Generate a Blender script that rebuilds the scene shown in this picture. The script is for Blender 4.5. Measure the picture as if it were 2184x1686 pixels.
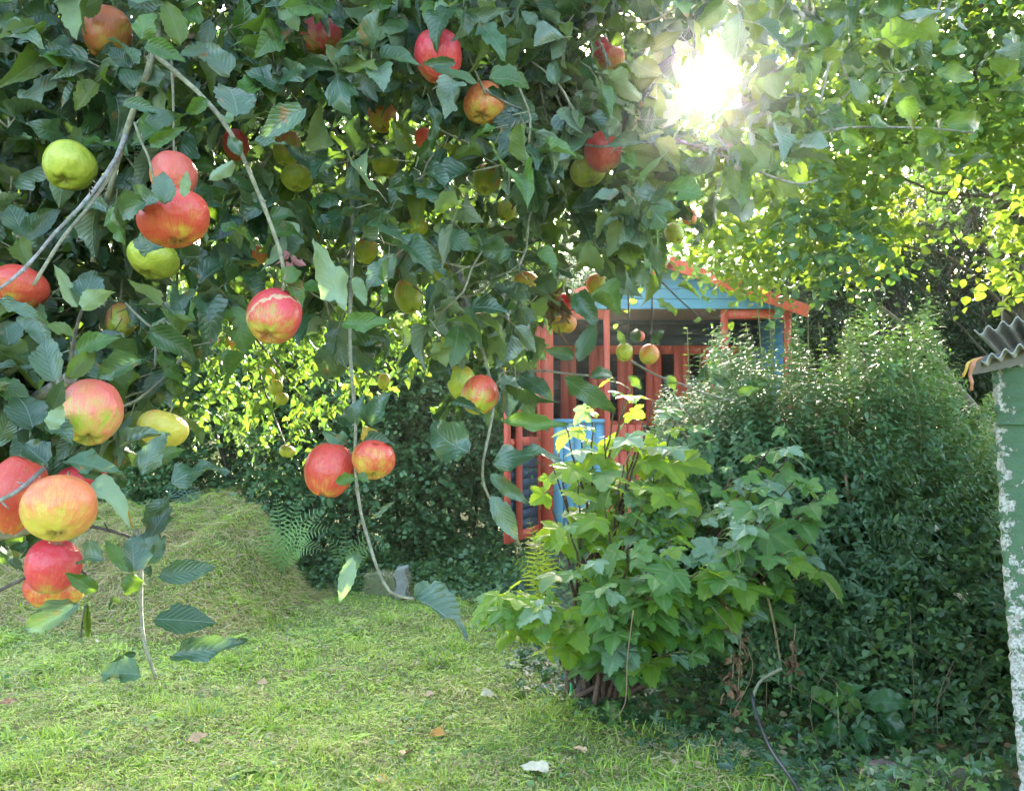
import bpy, math, random
import numpy as np
from mathutils import Vector, Matrix, Euler
for o in list(bpy.data.objects): bpy.data.objects.remove(o)
C = bpy.context.scene.collection
scene = bpy.context.scene
rad = math.radians
# ------------------------------------------------------------------ camera, light
FPX, W, H = 1890.0, 2183.0, 1686.0
PITCH = rad(3.0); EYE = np.array([0.0, 0.0, 1.2])
cam = bpy.data.cameras.new('camera'); cam.lens = 36*FPX/W; cam.sensor_width = 36
cam.clip_start = 0.02; cam.clip_end = 2000
co = bpy.data.objects.new('camera', cam); C.objects.link(co)
co.location = EYE; co.rotation_euler = (math.pi/2+PITCH, 0, 0); scene.camera = co
SUN_EL = rad(22.0); SUN_AZ = rad(11.8)       # azimuth measured from +Y towards +X
world = bpy.data.worlds.new('World'); scene.world = world; world.use_nodes = True
wn = world.node_tree.nodes; wl = world.node_tree.links
sky = wn.new('ShaderNodeTexSky'); sky.sky_type = 'NISHITA'; sky.sun_disc = False
sky.sun_elevation = SUN_EL; sky.sun_rotation = SUN_AZ; sky.air_density = 0.9; sky.dust_density = 4.0; sky.ozone_density = 0.4
wl.new(sky.outputs[0], wn['Background'].inputs[0]); wn['Background'].inputs[1].default_value = 0.15
sd = bpy.data.lights.new('sun', 'SUN'); sd.energy = 4.5; sd.angle = rad(0.5); sd.color = (1, 0.93, 0.8)
so = bpy.data.objects.new('sun', sd); C.objects.link(so)
sdir = Vector((math.sin(SUN_AZ)*math.cos(SUN_EL), math.cos(SUN_AZ)*math.cos(SUN_EL), math.sin(SUN_EL)))
so.rotation_euler = sdir.to_track_quat('Z', 'Y').to_euler(); so.location = sdir*30
scene.view_settings.view_transform = 'Standard'; scene.view_settings.look = 'None'
scene.view_settings.exposure = 3.5; scene.view_settings.gamma = 1
scene.render.engine = 'CYCLES'
scene.cycles.max_bounces = 8; scene.cycles.transmission_bounces = 5; scene.cycles.diffuse_bounces = 4
scene.cycles.transparent_max_bounces = 8
scene.render.resolution_x = 1024; scene.render.resolution_y = 790
rng = np.random.default_rng(7); random.seed(7)

# ------------------------------------------------------------------ projection helpers
_F = np.array([0, math.cos(PITCH), math.sin(PITCH)]); _U = np.array([0, -math.sin(PITCH), math.cos(PITCH)]); _R = np.array([1.0, 0, 0])
def P(x, y, D):
    """world point seen at photo coordinates x,y (2183 px wide) at ground distance D"""
    x = np.asarray(x, float); y = np.asarray(y, float); D = np.asarray(D, float)
    d = _R*((x-W/2)/FPX)[..., None] + _U*((H/2-y)/FPX)[..., None] + _F
    return EYE + d*(D/d[..., 1])[..., None]
def proj(p):
    q = np.asarray(p)-EYE
    z = q@_F
    return W/2+FPX*(q@_R)/z, H/2-FPX*(q@_U)/z, q[..., 1]
def norm(v):
    v = np.asarray(v, float); return v/np.maximum(np.linalg.norm(v, axis=-1, keepdims=True), 1e-9)
def smooth(a, b, x):
    t = np.clip((np.asarray(x, float)-a)/(b-a), 0, 1); return t*t*(3-2*t)

# ------------------------------------------------------------------ object helpers
def link(o, parent=None, label=None, cat=None, group=None, kind=None):
    C.objects.link(o)
    if parent: o.parent = parent
    if label: o['label'] = label
    if cat: o['category'] = cat
    if group: o['group'] = group
    if kind: o['kind'] = kind
    return o
def thing(name, label, cat, loc=(0, 0, 0), group=None):
    o = bpy.data.objects.new(name, None); o.location = loc; o.empty_display_size = .1
    return link(o, None, label, cat, group)
def raw_mesh(name, V, loops, sizes, uv=None, mats=(), midx=None, smooth_=True):
    me = bpy.data.meshes.new(name)
    V = np.asarray(V, np.float32); loops = np.asarray(loops, np.int32).ravel(); sizes = np.asarray(sizes, np.int32).ravel()
    me.vertices.add(len(V)); me.vertices.foreach_set('co', V.ravel())
    me.loops.add(len(loops)); me.loops.foreach_set('vertex_index', loops)
    me.polygons.add(len(sizes)); st = np.concatenate([[0], np.cumsum(sizes)[:-1]]).astype(np.int32)
    me.polygons.foreach_set('loop_start', st); me.polygons.foreach_set('loop_total', sizes)
    if midx is not None: me.polygons.foreach_set('material_index', np.asarray(midx, np.int32))
    me.polygons.foreach_set('use_smooth', np.full(len(sizes), smooth_))
    if uv is not None:
        l = me.uv_layers.new(name='UVMap'); l.data.foreach_set('uv', np.asarray(uv, np.float32)[loops].ravel())
    for m in mats: me.materials.append(m)
    me.update(calc_edges=True); me.validate()
    return me
def put(name, me, parent=None, loc=None, **kw):
    o = bpy.data.objects.new(name, me)
    if loc is not None: o.location = loc
    return link(o, parent, **kw)
class MB:
    """collects pieces into one mesh"""
    def __init__(s): s.V = []; s.L = []; s.S = []; s.UV = []; s.M = []; s.n = 0
    def add(s, V, faces, uv=None, m=0):
        V = np.asarray(V, float); s.V.append(V)
        for f in faces: s.L.extend([i+s.n for i in f]); s.S.append(len(f)); s.M.append(m)
        s.UV.append(np.zeros((len(V), 2)) if uv is None else np.asarray(uv)); s.n += len(V)
    def addarr(s, V, loops, sizes, uv=None, midx=None):
        s.V.append(V); s.L.extend((np.asarray(loops)+s.n).tolist()); s.S.extend(np.asarray(sizes).tolist())
        s.M.extend([0]*len(sizes) if midx is None else np.asarray(midx).tolist())
        s.UV.append(np.zeros((len(V), 2)) if uv is None else uv); s.n += len(V)
    def box(s, lo, hi, m=0, M=None, bev=0.0):
        (x0, y0, z0), (x1, y1, z1) = lo, hi
        if bev > 0:
            b = bev; pts = []; 
            for z, ins in ((z0, b), (z0+b, 0), (z1-b, 0), (z1, b)):
                pts += [(x0+ins, y0+ins, z), (x1-ins, y0+ins, z), (x1-ins, y1-ins, z), (x0+ins, y1-ins, z)]
            F = [(3, 2, 1, 0), (12, 13, 14, 15)]
            for r in range(3):
                for k in range(4): F.append((r*4+k, r*4+(k+1) % 4, r*4+4+(k+1) % 4, r*4+4+k))
            V = np.array(pts)
        else:
            V = np.array([(x, y, z) for z in (z0, z1) for x, y in ((x0, y0), (x1, y0), (x1, y1), (x0, y1))])
            F = [(3, 2, 1, 0), (4, 5, 6, 7), (0, 1, 5, 4), (1, 2, 6, 5), (2, 3, 7, 6), (3, 0, 4, 7)]
        if M is not None: V = V@np.array(M.to_3x3()).T+np.array(M.to_translation())
        s.add(V, F, m=m)
    def tube(s, pts, rads, n=7, m=0, knob=0.0, cap=True):
        pts = np.asarray(pts, float); N = len(pts); rads = np.broadcast_to(rads, (N,)) if np.ndim(rads) == 0 else np.asarray(rads)
        T = norm(np.gradient(pts, axis=0)); up = np.array([0.31, 0.17, 0.93]) if abs(T[0][2]) < .8 else np.array([.93, .3, .1])
        rings = []; a = np.arange(n)*2*math.pi/n
        A = norm(np.cross(T[0], up))
        for i in range(N):
            A = norm(A-T[i]*np.dot(A, T[i])); B = np.cross(T[i], A)
            r = rads[i]*(1+knob*rng.normal(size=n)) if knob else rads[i]*np.ones(n)
            rings.append(pts[i]+(np.cos(a)*r)[:, None]*A+(np.sin(a)*r)[:, None]*B)
        V = np.concatenate(rings); F = []
        for i in range(N-1):
            for k in range(n): F.append((i*n+k, i*n+(k+1) % n, (i+1)*n+(k+1) % n, (i+1)*n+k))
        if cap: F.append(tuple(range(n))[::-1]); F.append(tuple((N-1)*n+k for k in range(n)))
        u = np.tile(a/(2*math.pi), N); v = np.repeat(np.arange(N), n)*.1
        s.add(V, F, np.stack([u, v], 1), m)
    def mesh(s, name, mats, smooth_=True):
        return raw_mesh(name, np.concatenate(s.V), s.L, s.S, np.concatenate(s.UV), mats, s.M, smooth_)
    def build(s, name, mats, parent=None, smooth_=True, **kw):
        if not isinstance(mats, (list, tuple)): mats = [mats]
        return put(name, s.mesh(name, mats, smooth_), parent, **kw)
def spline(pts, step=.02):
    pts = np.asarray(pts, float)
    if len(pts) == 2: pts = np.array([pts[0], pts.mean(0), pts[1]])
    Q = np.vstack([2*pts[0]-pts[1], pts, 2*pts[-1]-pts[-2]]); out = []
    for i in range(1, len(Q)-2):
        a, b, c, d = Q[i-1:i+3]; n = max(2, int(np.linalg.norm(c-b)/step))
        t = np.linspace(0, 1, n, endpoint=False)[:, None]
        out.append(.5*((2*b)+(c-a)*t+(2*a-5*b+4*c-d)*t*t+(3*b-a-3*c+d)*t**3))
    out.append(pts[-1][None]); return np.concatenate(out)

# ------------------------------------------------------------------ materials
def newmat(name):
    m = bpy.data.materials.new(name); m.use_nodes = True; nt = m.node_tree; nt.nodes.clear()
    out = nt.nodes.new('ShaderNodeOutputMaterial'); return m, nt, out
class NT:
    def __init__(s, nt): s.nt = nt
    def n(s, t, **kw):
        nd = s.nt.nodes.new('ShaderNode'+t)
        for k, v in kw.items():
            if k.startswith('i_'): 
                key = k[2:]; key = int(key) if key.isdigit() else key.replace('_', ' ')
                s.set(nd.inputs[key], v)
            else: setattr(nd, k, v)
        return nd
    def set(s, sock, v):
        if isinstance(v, bpy.types.NodeSocket): s.nt.links.new(v, sock)
        elif isinstance(v, (tuple, list)) and len(v) == 3 and sock.type == 'RGBA': sock.default_value = (*v, 1)
        else: sock.default_value = v
    def math(s, op, a, b=0.0, c=None):
        nd = s.nt.nodes.new('ShaderNodeMath'); nd.operation = op; s.set(nd.inputs[0], a); s.set(nd.inputs[1], b)
        if c is not None: s.set(nd.inputs[2], c)
        return nd.outputs[0]
    def mix(s, f, a, b, mode='MIX'):
        nd = s.nt.nodes.new('ShaderNodeMix'); nd.data_type = 'RGBA'; nd.blend_type = mode
        s.set(nd.inputs[0], f); s.set(nd.inputs[6], a); s.set(nd.inputs[7], b); return nd.outputs[2]
    def ramp(s, f, stops):
        nd = s.nt.nodes.new('ShaderNodeValToRGB'); s.set(nd.inputs[0], f); e = nd.color_ramp.elements
        while len(e) < len(stops): e.new(.5)
        for k, (p, c) in enumerate(stops): e[k].position = p; e[k].color = (*c, 1) if len(c) == 3 else c
        return nd.outputs[0]
    def noise(s, vec, scale, detail=3, rough=.55):
        nd = s.n('TexNoise', i_Scale=scale, i_Detail=detail, i_Roughness=rough)
        if vec is not None: s.set(nd.inputs['Vector'], vec)
        return nd.outputs[0]
    def step(s, x, a, b):
        nd = s.n('MapRange', interpolation_type='SMOOTHSTEP', i_0=x, i_1=a, i_2=b); return nd.outputs[0]

def leaf_mat(name, stops, back, trans, tmix=.35, rough=.42, spec=.5, veins=9.0, veincol=None, wear=.0, bump=.25, sheen=0.0):
    m, nt, out = newmat(name); N = NT(nt)
    geo = N.n('NewGeometry'); tc = N.n('TexCoord'); uv = tc.outputs['UV']
    col = N.ramp(geo.outputs['Random Per Island'], stops)
    nz = N.noise(tc.outputs['Object'], 28, 3)
    col = N.mix(N.math('MULTIPLY', N.step(nz, .35, .7), .45), col, N.mix(.5, col, (0.0, 0.0, 0.0)), 'MIX')
    hgt = None
    if veins:
        sp = N.n('SeparateXYZ'); N.set(sp.inputs[0], uv)
        au = N.math('ABSOLUTE', N.math('SUBTRACT', sp.outputs[0], .5))
        mid = N.math('SUBTRACT', 1.0, N.step(au, .008, .03))
        w = N.math('FRACT', N.math('MULTIPLY', N.math('SUBTRACT', sp.outputs[1], N.math('MULTIPLY', au, .75)), veins))
        side = N.math('SUBTRACT', 1.0, N.step(N.math('ABSOLUTE', N.math('SUBTRACT', w, .5)), .02, .11))
        vn = N.math('MAXIMUM', mid, N.math('MULTIPLY', side, .35))
        col = N.mix(N.math('MULTIPLY', vn, .55), col, veincol or back)
        hgt = N.math('SUBTRACT', N.math('MULTIPLY', nz, .6), N.math('MULTIPLY', vn, .8))
        pil = N.math('ABSOLUTE', N.math('SUBTRACT', w, .5)); hgt = N.math('ADD', hgt, N.math('MULTIPLY', pil, .35))
    if wear:
        wz = N.noise(tc.outputs['Object'], 16, 4, .7)
        col = N.mix(N.step(wz, 1-wear, 1-wear+.05), col, (.22, .12, .04))
    col = N.mix(geo.outputs['Backfacing'], col, N.mix(.75, col, back))
    b = N.n('BsdfPrincipled', i_Base_Color=col, i_Roughness=rough); b.inputs['Specular IOR Level'].default_value = spec
    tcol = N.mix(N.math('MULTIPLY', geo.outputs['Random Per Island'], .5), trans, tuple(np.array(trans)*.55))
    if veins: tcol = N.mix(N.math('MULTIPLY', vn, .4), tcol, tuple(np.array(trans)*.45))
    tr = N.n('BsdfTranslucent', i_Color=tcol)
    if hgt is not None:
        bp = N.n('Bump', i_Strength=bump, i_Distance=.004, i_Height=hgt)
        N.set(b.inputs['Normal'], bp.outputs[0])
    mx = N.n('MixShader', i_0=tmix); N.set(mx.inputs[1], b.outputs[0]); N.set(mx.inputs[2], tr.outputs[0])
    N.set(out.inputs[0], mx.outputs[0]); return m
def bark_mat(name, c1, c2, scale=60, stretch=1.0, moss=None):
    m, nt, out = newmat(name); N = NT(nt); tc = N.n('TexCoord'); o = tc.outputs['Object']
    z = N.noise(o, scale, 5, .65); z2 = N.noise(o, scale*.2, 3)
    col = N.mix(N.step(z, .35, .65), c1, c2)
    col = N.mix(N.math('MULTIPLY', N.step(z2, .45, .7), .6), col, moss or tuple(np.array(c1)*.6))
    bp = N.n('Bump', i_Strength=.6, i_Distance=.004, i_Height=z)
    b = N.n('BsdfPrincipled', i_Base_Color=col, i_Roughness=.8, i_Normal=bp.outputs[0]); N.set(out.inputs[0], b.outputs[0]); return m
def plain(name, col, rough=.6, nscale=20, var=.35, bump=.2, metallic=0, grain=None):
    m, nt, out = newmat(name); N = NT(nt); tc = N.n('TexCoord'); v = tc.outputs['Object']
    if grain:
        mp = N.n('Mapping'); N.set(mp.inputs[0], v); mp.inputs['Scale'].default_value = grain; v = mp.outputs[0]
    z = N.noise(v, nscale, 5, .65); z2 = N.noise(tc.outputs['Object'], nscale*.13, 3)
    c = N.mix(N.math('MULTIPLY', N.step(z, .3, .75), var), col, tuple(np.array(col)*.45))
    c = N.mix(N.math('MULTIPLY', N.step(z2, .4, .7), var*.7), c, tuple(np.array(col)*.6+.05*np.array([1, .9, .7])))
    bp = N.n('Bump', i_Strength=bump, i_Distance=.004, i_Height=z)
    b = N.n('BsdfPrincipled', i_Base_Color=c, i_Roughness=rough, i_Metallic=metallic, i_Normal=bp.outputs[0]); N.set(out.inputs[0], b.outputs[0]); return m

def S(*c): return [(i/(len(c)-1) if len(c) > 1 else 0, x) for i, x in enumerate(c)]
GREYBACK = (.16, .24, .16)
AL = [  # apple leaf tones
 leaf_mat('apple_leaf_dark', S((.014, .045, .016), (.03, .08, .025), (.05, .11, .03)), (.11, .16, .09), (.1, .2, .03), .16, .3, .6, wear=.37, bump=.4),
 leaf_mat('apple_leaf_blue', S((.035, .09, .04), (.06, .13, .055), (.13, .2, .11)), (.17, .23, .15), (.12, .22, .04), .17, .33, .8, wear=.37, bump=.45),
 leaf_mat('apple_leaf_mid', S((.04, .11, .02), (.065, .15, .03), (.1, .2, .04)), (.18, .25, .12), (.22, .38, .03), .26, .36, .55, wear=.37, bump=.4),
 leaf_mat('apple_leaf_olive', S((.08, .13, .025), (.11, .17, .03), (.13, .17, .03)), (.2, .27, .12), (.22, .36, .03), .34, .48, .4),
 leaf_mat('apple_leaf_pale', S((.2, .3, .16), (.27, .38, .22), (.22, .34, .2)), (.3, .4, .25), (.3, .45, .1), .3, .6, .3),
 leaf_mat('apple_leaf_brown_edged', S((.05, .13, .06), (.07, .16, .07)), (.18, .25, .15), (.2, .3, .05), .22, .45, .5, wear=.42),
 leaf_mat('apple_leaf_yellow', S((.45, .3, .03), (.5, .36, .05)), (.4, .3, .08), (.7, .4, .03), .4, .5, .3, wear=.36),
]
M_BARK = bark_mat('apple_bark', (.16, .15, .12), (.32, .31, .28), 90, moss=(.12, .13, .08))
M_BARKD = bark_mat('apple_bark_dark', (.05, .04, .03), (.12, .10, .08), 70, moss=(.05, .06, .03))
M_TWIG = bark_mat('green_twig', (.16, .16, .09), (.28, .27, .17), 120)
M_PET = plain('petiole', (.3, .4, .17), .5, 40, .2)
M_STEM = plain('fruit_stem', (.2, .2, .08), .6, 60)
M_CALYX = plain('calyx', (.14, .12, .06), .8, 80)

# ------------------------------------------------------------------ leaf templates
def grid_leaf(nl=12, wr=.55, fold=.2, droop=.3, wave=.05, serr=.04, tip=1.0, side=0.0, twist=0., tear=None, half=None, r=None):
    """ovate leaf, length 1 along +y, width ~wr; returns V, loops, sizes, uv"""
    r = r or np.random.default_rng(1)
    t = np.linspace(0, 1, nl+1); cols = np.array([-1, -.55, 0, .55, 1.])
    w = np.sin(np.pi*np.clip(t, 0, 1)**.78)**.75*(1-.25*t**3); w[0] = .02; w[-1] = .015
    w = w*wr/2/w.max()
    V = []; uv = []
    ph = r.uniform(0, 6.28, 4)
    for i, ti in enumerate(t):
        for c in cols:
            e = 1.0
            if abs(c) == 1: e = 1+serr*(1 if i % 2 else -1)+wave*1.2*math.sin(ti*14+ph[0]*c)
            x = c*w[i]*e
            if tear and abs(c) == 1 and (c*tear[0] > 0) and abs(ti-tear[1]) < tear[2]: x *= tear[3]
            z = abs(c)*w[i]*fold*2 + (wave*math.sin(ti*9+ph[1]+c)+wave*.7*math.sin(ti*17+ph[2]*c))*abs(c)
            y = ti+ (.02*r.normal() if abs(c) == 1 else 0)
            z -= droop*ti*ti; y -= droop*.35*ti*ti
            a = twist*ti; x, z = x*math.cos(a)-z*math.sin(a)*.5, z+x*math.sin(a)
            x += side*ti*ti
            V.append((x, y, z)); uv.append((.5+c*.5*max(w[i]/(wr/2), .02), ti))
    loops = []; sizes = []
    for i in range(nl):
        for k in range(4):
            if half and (cols[k]+cols[k+1])*half > 0: continue
            a = i*5+k; loops += [a, a+1, a+6, a+5]; sizes.append(4)
    return np.array(V), np.array(loops), np.array(sizes), np.array(uv)
def simple_leaf(wr=.8, fold=.12, droop=.2, n=3, point=.2, peak=.42, lob=0):
    """low-poly leaf: left/mid/right columns"""
    t = np.linspace(0, 1, n+2); V = []; uv = []
    for ti in t:
        w = (math.sin(math.pi*ti**(math.log(.5)/math.log(peak)))**(.8+point))*wr/2 if 0 < ti < 1 else 0
        for c in (-1, 0, 1):
            V.append((c*w, ti-droop*.3*ti*ti, abs(c)*w*fold*2-droop*ti*ti)); uv.append((.5+c*.5*w*2/wr, ti))
    V = V[1:2]+V[3:-3]+V[-2:-1]; uv = uv[1:2]+uv[3:-3]+uv[-2:-1]
    loops = [0, 2, 1, 0, 3, 2]; sizes = [3, 3]
    for i in range(n-1):
        a = 1+i*3; loops += [a, a+1, a+4, a+3, a+1, a+2, a+5, a+4]; sizes += [4, 4]
    a = 1+(n-1)*3; e = a+3; loops += [a, a+1, e, a+1, a+2, e]; sizes += [3, 3]
    return np.array(V), np.array(loops), np.array(sizes), np.array(uv)
def lobed_leaf(r, deep=.35, tooth=.05, cup=.12, pleat=.03):
    """palmate five-lobed leaf, petiole at origin, tip at y=1"""
    angs = [-2.15, -1.12, 0, 1.12, 2.15]; lens = [.5, .78, 1., .78, .5]
    n = 72; th = np.linspace(-2.95, 2.95, n); R = []
    for i, a in enumerate(th):
        best = .22
        for A, L in zip(angs, lens):
            d = abs(a-A); best = max(best, L*(1-deep*min(1, (d/.5))**1.1)*max(0, 1-(d/1.25)**2.2))
        best *= 1+tooth*(1 if i % 2 else -1); R.append(best*(1+.03*r.normal()))
    R = np.array(R); R *= np.clip((2.98-np.abs(th))*2.2, .12, 1)
    rings = [0.33, .67, 1.0]; V = [(0, 0, 0)]; uv = [(.5, 0)]
    for q in rings:
        for i, a in enumerate(th):
            d = min(abs(a-A) for A in angs)
            x = math.sin(a)*R[i]*q; y = math.cos(a)*R[i]*q
            z = -cup*(R[i]*q)**2+pleat*math.sin(min(d, .56)/.56*math.pi/2)*2*q+ .02*math.sin(a*5+3)*q - .12*max(0, y)**2
            V.append((x, y, z)); uv.append((.5+d*q*R[i]*.45, q*R[i]))
    loops = []; sizes = []
    for i in range(n-1): loops += [0, 1+i+1, 1+i]; sizes.append(3)
    for k in range(2):
        for i in range(n-1): a = 1+k*n+i; b = a+n; loops += [a, a+1, b+1, b]; sizes.append(4)
    return np.array(V), np.array(loops), np.array(sizes), np.array(uv)
_lr = np.random.default_rng(3)
APL = [grid_leaf(14, .55+.1*_lr.uniform(-1, 1), f, d, w, .06, side=s, twist=tw, r=_lr) for f, d, w, s, tw in
       [(.12, .1, .02, 0, 0), (.3, .3, .03, .08, .2), (.2, .5, .04, -.1, -.3), (.45, .25, .05, .1, .5), (.05, .2, .06, 0, -.5), (.35, .7, .03, .0, .4), (.25, .0, .05, -.15, -.2), (.1, .35, .09, .05, .9)]]
APL.append(grid_leaf(14, .6, .15, .2, .05, .06, tear=(1, .65, .22, .35), r=_lr)); APL.append(grid_leaf(14, .6, .2, .3, .05, .06, tear=(-1, .5, .15, .3), side=.05, r=_lr))
HAZ = [simple_leaf(w, f, d, 3, p) for w, f, d, p in [(.85, .1, .15, .0), (.75, .18, .3, .1), (.9, .05, .4, .0), (.8, .2, .1, .2)]]
ELL = [simple_leaf(w, f, d, 2, p, .5) for w, f, d, p in [(.42, .2, .15, .1), (.5, .1, .3, .2), (.38, .25, .4, .1)]]
NAR = [simple_leaf(w, f, d, 1, p, .5) for w, f, d, p in [(.3, .1, .1, .1), (.35, .1, .3, .2)]]
LOB = [lobed_leaf(_lr, dp, .05, c, pl) for dp, c, pl in [(.22, .08, .035), (.28, .15, .04), (.2, .03, .05), (.32, .22, .03)]]
IVY = [lobed_leaf(_lr, .5, .0, c, .02) for c in (.1, .25)]

for _f, _d, _w, _s, _t in [(.7, .5, .06, .1, 1.0), (.9, .2, .05, -.1, -.8), (.55, .9, .08, .2, .3), (-.35, .5, .06, .0, -1.1)]: APL.append(grid_leaf(14, .6, _f, _d, _w, .06, side=_s, twist=_t, r=_lr))
APL.append(grid_leaf(14, .58, .2, .3, .05, .06, tear=(1, .35, .1, .3), r=_lr))
def scatter(temps, pos, Y, Z, sc, mi=None, ti=None, wr=None):
    """copies templates: pos base point, Y length direction, Z normal hint, sc length -> arrays"""
    pos = np.asarray(pos, float); N = len(pos); Y = norm(Y); X = norm(np.cross(Y, Z)); Z = np.cross(X, Y)
    sc = np.broadcast_to(sc, (N,)); ti = rng.integers(0, len(temps), N) if ti is None else np.asarray(ti)
    mi = np.zeros(N, int) if mi is None else np.asarray(mi); wr = np.ones(N) if wr is None else np.asarray(wr)
    Vs, Ls, Ss, Us, Ms = [], [], [], [], []; base = 0
    for k, (V, L, Sz, U) in enumerate(temps):
        s = np.where(ti == k)[0]
        if not len(s): continue
        A = V[None, :, 0, None]*X[s][:, None]*wr[s][:, None, None]+V[None, :, 1, None]*Y[s][:, None]+V[None, :, 2, None]*Z[s][:, None]
        A = A*sc[s][:, None, None]+pos[s][:, None]
        Vs.append(A.reshape(-1, 3)); nv = len(V)
        Ls.append((L[None]+(np.arange(len(s))*nv)[:, None]+base).ravel()); Ss.append(np.tile(Sz, len(s)))
        Us.append(np.tile(U, (len(s), 1))); Ms.append(np.repeat(mi[s], len(Sz))); base += nv*len(s)
    return np.concatenate(Vs), np.concatenate(Ls), np.concatenate(Ss), np.concatenate(Us), np.concatenate(Ms)
def scatter_obj(name, mats, parent, *a, kw=None, **k):
    V, L, Sz, U, Mi = scatter(*a, **k)
    return put(name, raw_mesh(name, V, L, Sz, U, mats, Mi), parent, **(kw or {}))
def vrand(n, s=1.0): return rng.normal(size=(n, 3))*s

# ================================================================== GROUND
def xb(y):  # lawn / bed boundary
    return np.interp(y, [2.5, 3.05, 3.8, 4.3, 5.06, 6.7, 7.2], [1.6, 1.15, .62, .25, .22, -.1, -.3])
def gh(x, y):
    x = np.asarray(x, float); y = np.asarray(y, float)
    edge = -1.55-.25*(y-6.6)+.12*np.sin(y*3)
    h = .66*smooth(0, .62, edge-x)**.8*smooth(5.2, 7.3, y+.25*(x+3))*(1+.12*np.sin(x*2.1)+.08*np.sin(y*3+x*4)+.06*np.sin(x*9+y*5)*np.sin(y*8)+.04*np.sin(x*19-y*7))
    h = h+.012*np.sin(x*3.1+y*1.7)+.012*np.sin(x*7.3-y*5.1)+.006*np.sin(x*17+y*13)
    h = h+.10*smooth(.1, 1.2, x-xb(y))*smooth(8, 6.5, y)+smooth(13.5, 22, y)*(3.6+.5*np.sin(x*.7)+.35*np.sin(x*1.9+y))
    return h
def ground():
    xs = np.concatenate([np.linspace(-60, -8, 14)[:-1], np.linspace(-8, 8, 190), np.linspace(8, 60, 14)[1:]])
    ys = np.concatenate([np.linspace(-40, 0, 10)[:-1], np.linspace(0, 12, 170), np.linspace(12, 90, 18)[1:]])
    X, Y = np.meshgrid(xs, ys); Z = gh(X, Y); V = np.stack([X, Y, Z], -1).reshape(-1, 3)
    nx, ny = len(xs), len(ys); i, j = np.meshgrid(np.arange(nx-1), np.arange(ny-1)); a = (j*nx+i).ravel()
    L = np.stack([a, a+1, a+nx+1, a+nx], 1)
    m, nt, out = newmat('lawn_soil'); N = NT(nt); tc = N.n('TexCoord'); o = tc.outputs['Object']
    z = N.noise(o, 60, 5, .7); z2 = N.noise(o, 2.2, 4); z3 = N.noise(o, 9, 4)
    c = N.mix(N.step(z, .35, .65), (.08, .11, .03), (.22, .26, .08))
    c = N.mix(N.math('MULTIPLY', N.step(z2, .45, .65), .6), c, (.17, .15, .06))
    c = N.mix(N.math('MULTIPLY', N.step(z3, .6, .75), .6), c, (.06, .045, .02))
    bp = N.n('Bump', i_Strength=.8, i_Distance=.02, i_Height=z)
    b = N.n('BsdfPrincipled', i_Base_Color=c, i_Roughness=.95, i_Normal=bp.outputs[0]); N.set(out.inputs[0], b.outputs[0])
    put('ground', raw_mesh('ground', V, L, np.full(len(L), 4), V[:, :2], [m]), kind='structure', label='mown garden lawn with a raised grassy bank at its left')
ground()

def grass_mats():
    def g(name, stops, tr):
        m, nt, out = newmat(name); N = NT(nt); geo = N.n('NewGeometry'); tc = N.n('TexCoord')
        c = N.ramp(geo.outputs['Random Per Island'], stops); z = N.noise(tc.outputs['Object'], 1.6, 4, .6); z2 = N.noise(tc.outputs['Object'], 6, 3)
        c = N.mix(N.math('MULTIPLY', N.step(z, .5, .64), .5), c, (.44, .42, .15)); c = c if 'hay' in name else N.mix(N.math('MULTIPLY', N.step(z2, .48, .66), .6), c, (.1, .2, .04))
        b = N.n('BsdfPrincipled', i_Base_Color=c, i_Roughness=.55); t = N.n('BsdfTranslucent', i_Color=tr); mx = N.n('MixShader', i_0=.3)
        N.set(mx.inputs[1], b.outputs[0]); N.set(mx.inputs[2], t.outputs[0]); N.set(out.inputs[0], mx.outputs[0]); return m
    return [g('grass_green', S((.14, .27, .03), (.25, .41, .045), (.37, .53, .07), (.47, .56, .13)), (.5, .75, .07)),
            g('grass_straw', S((.38, .4, .15), (.55, .52, .27), (.32, .42, .13)), (.5, .5, .15)),
            g('bank_hay', S((.38, .27, .13), (.56, .43, .24), (.46, .36, .19), (.22, .3, .09)), (.45, .42, .15))]
GM = grass_mats()
BLADE = []
for b_ in (.15, .5, .9):
    V = []; 
    for t in (0, .35, .7): 
        for c in (-1, 1): V.append((c*.5*(1-t*.5), t*math.cos(b_*t), -math.sin(b_*t)*t))
    V.append((0, math.cos(b_), -math.sin(b_)))
    BLADE.append((np.array(V)*[.09, 1, 1], np.array([0, 1, 3, 2, 2, 3, 5, 4, 4, 5, 6]), np.array([4, 4, 3]), np.zeros((7, 2))))
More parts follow.
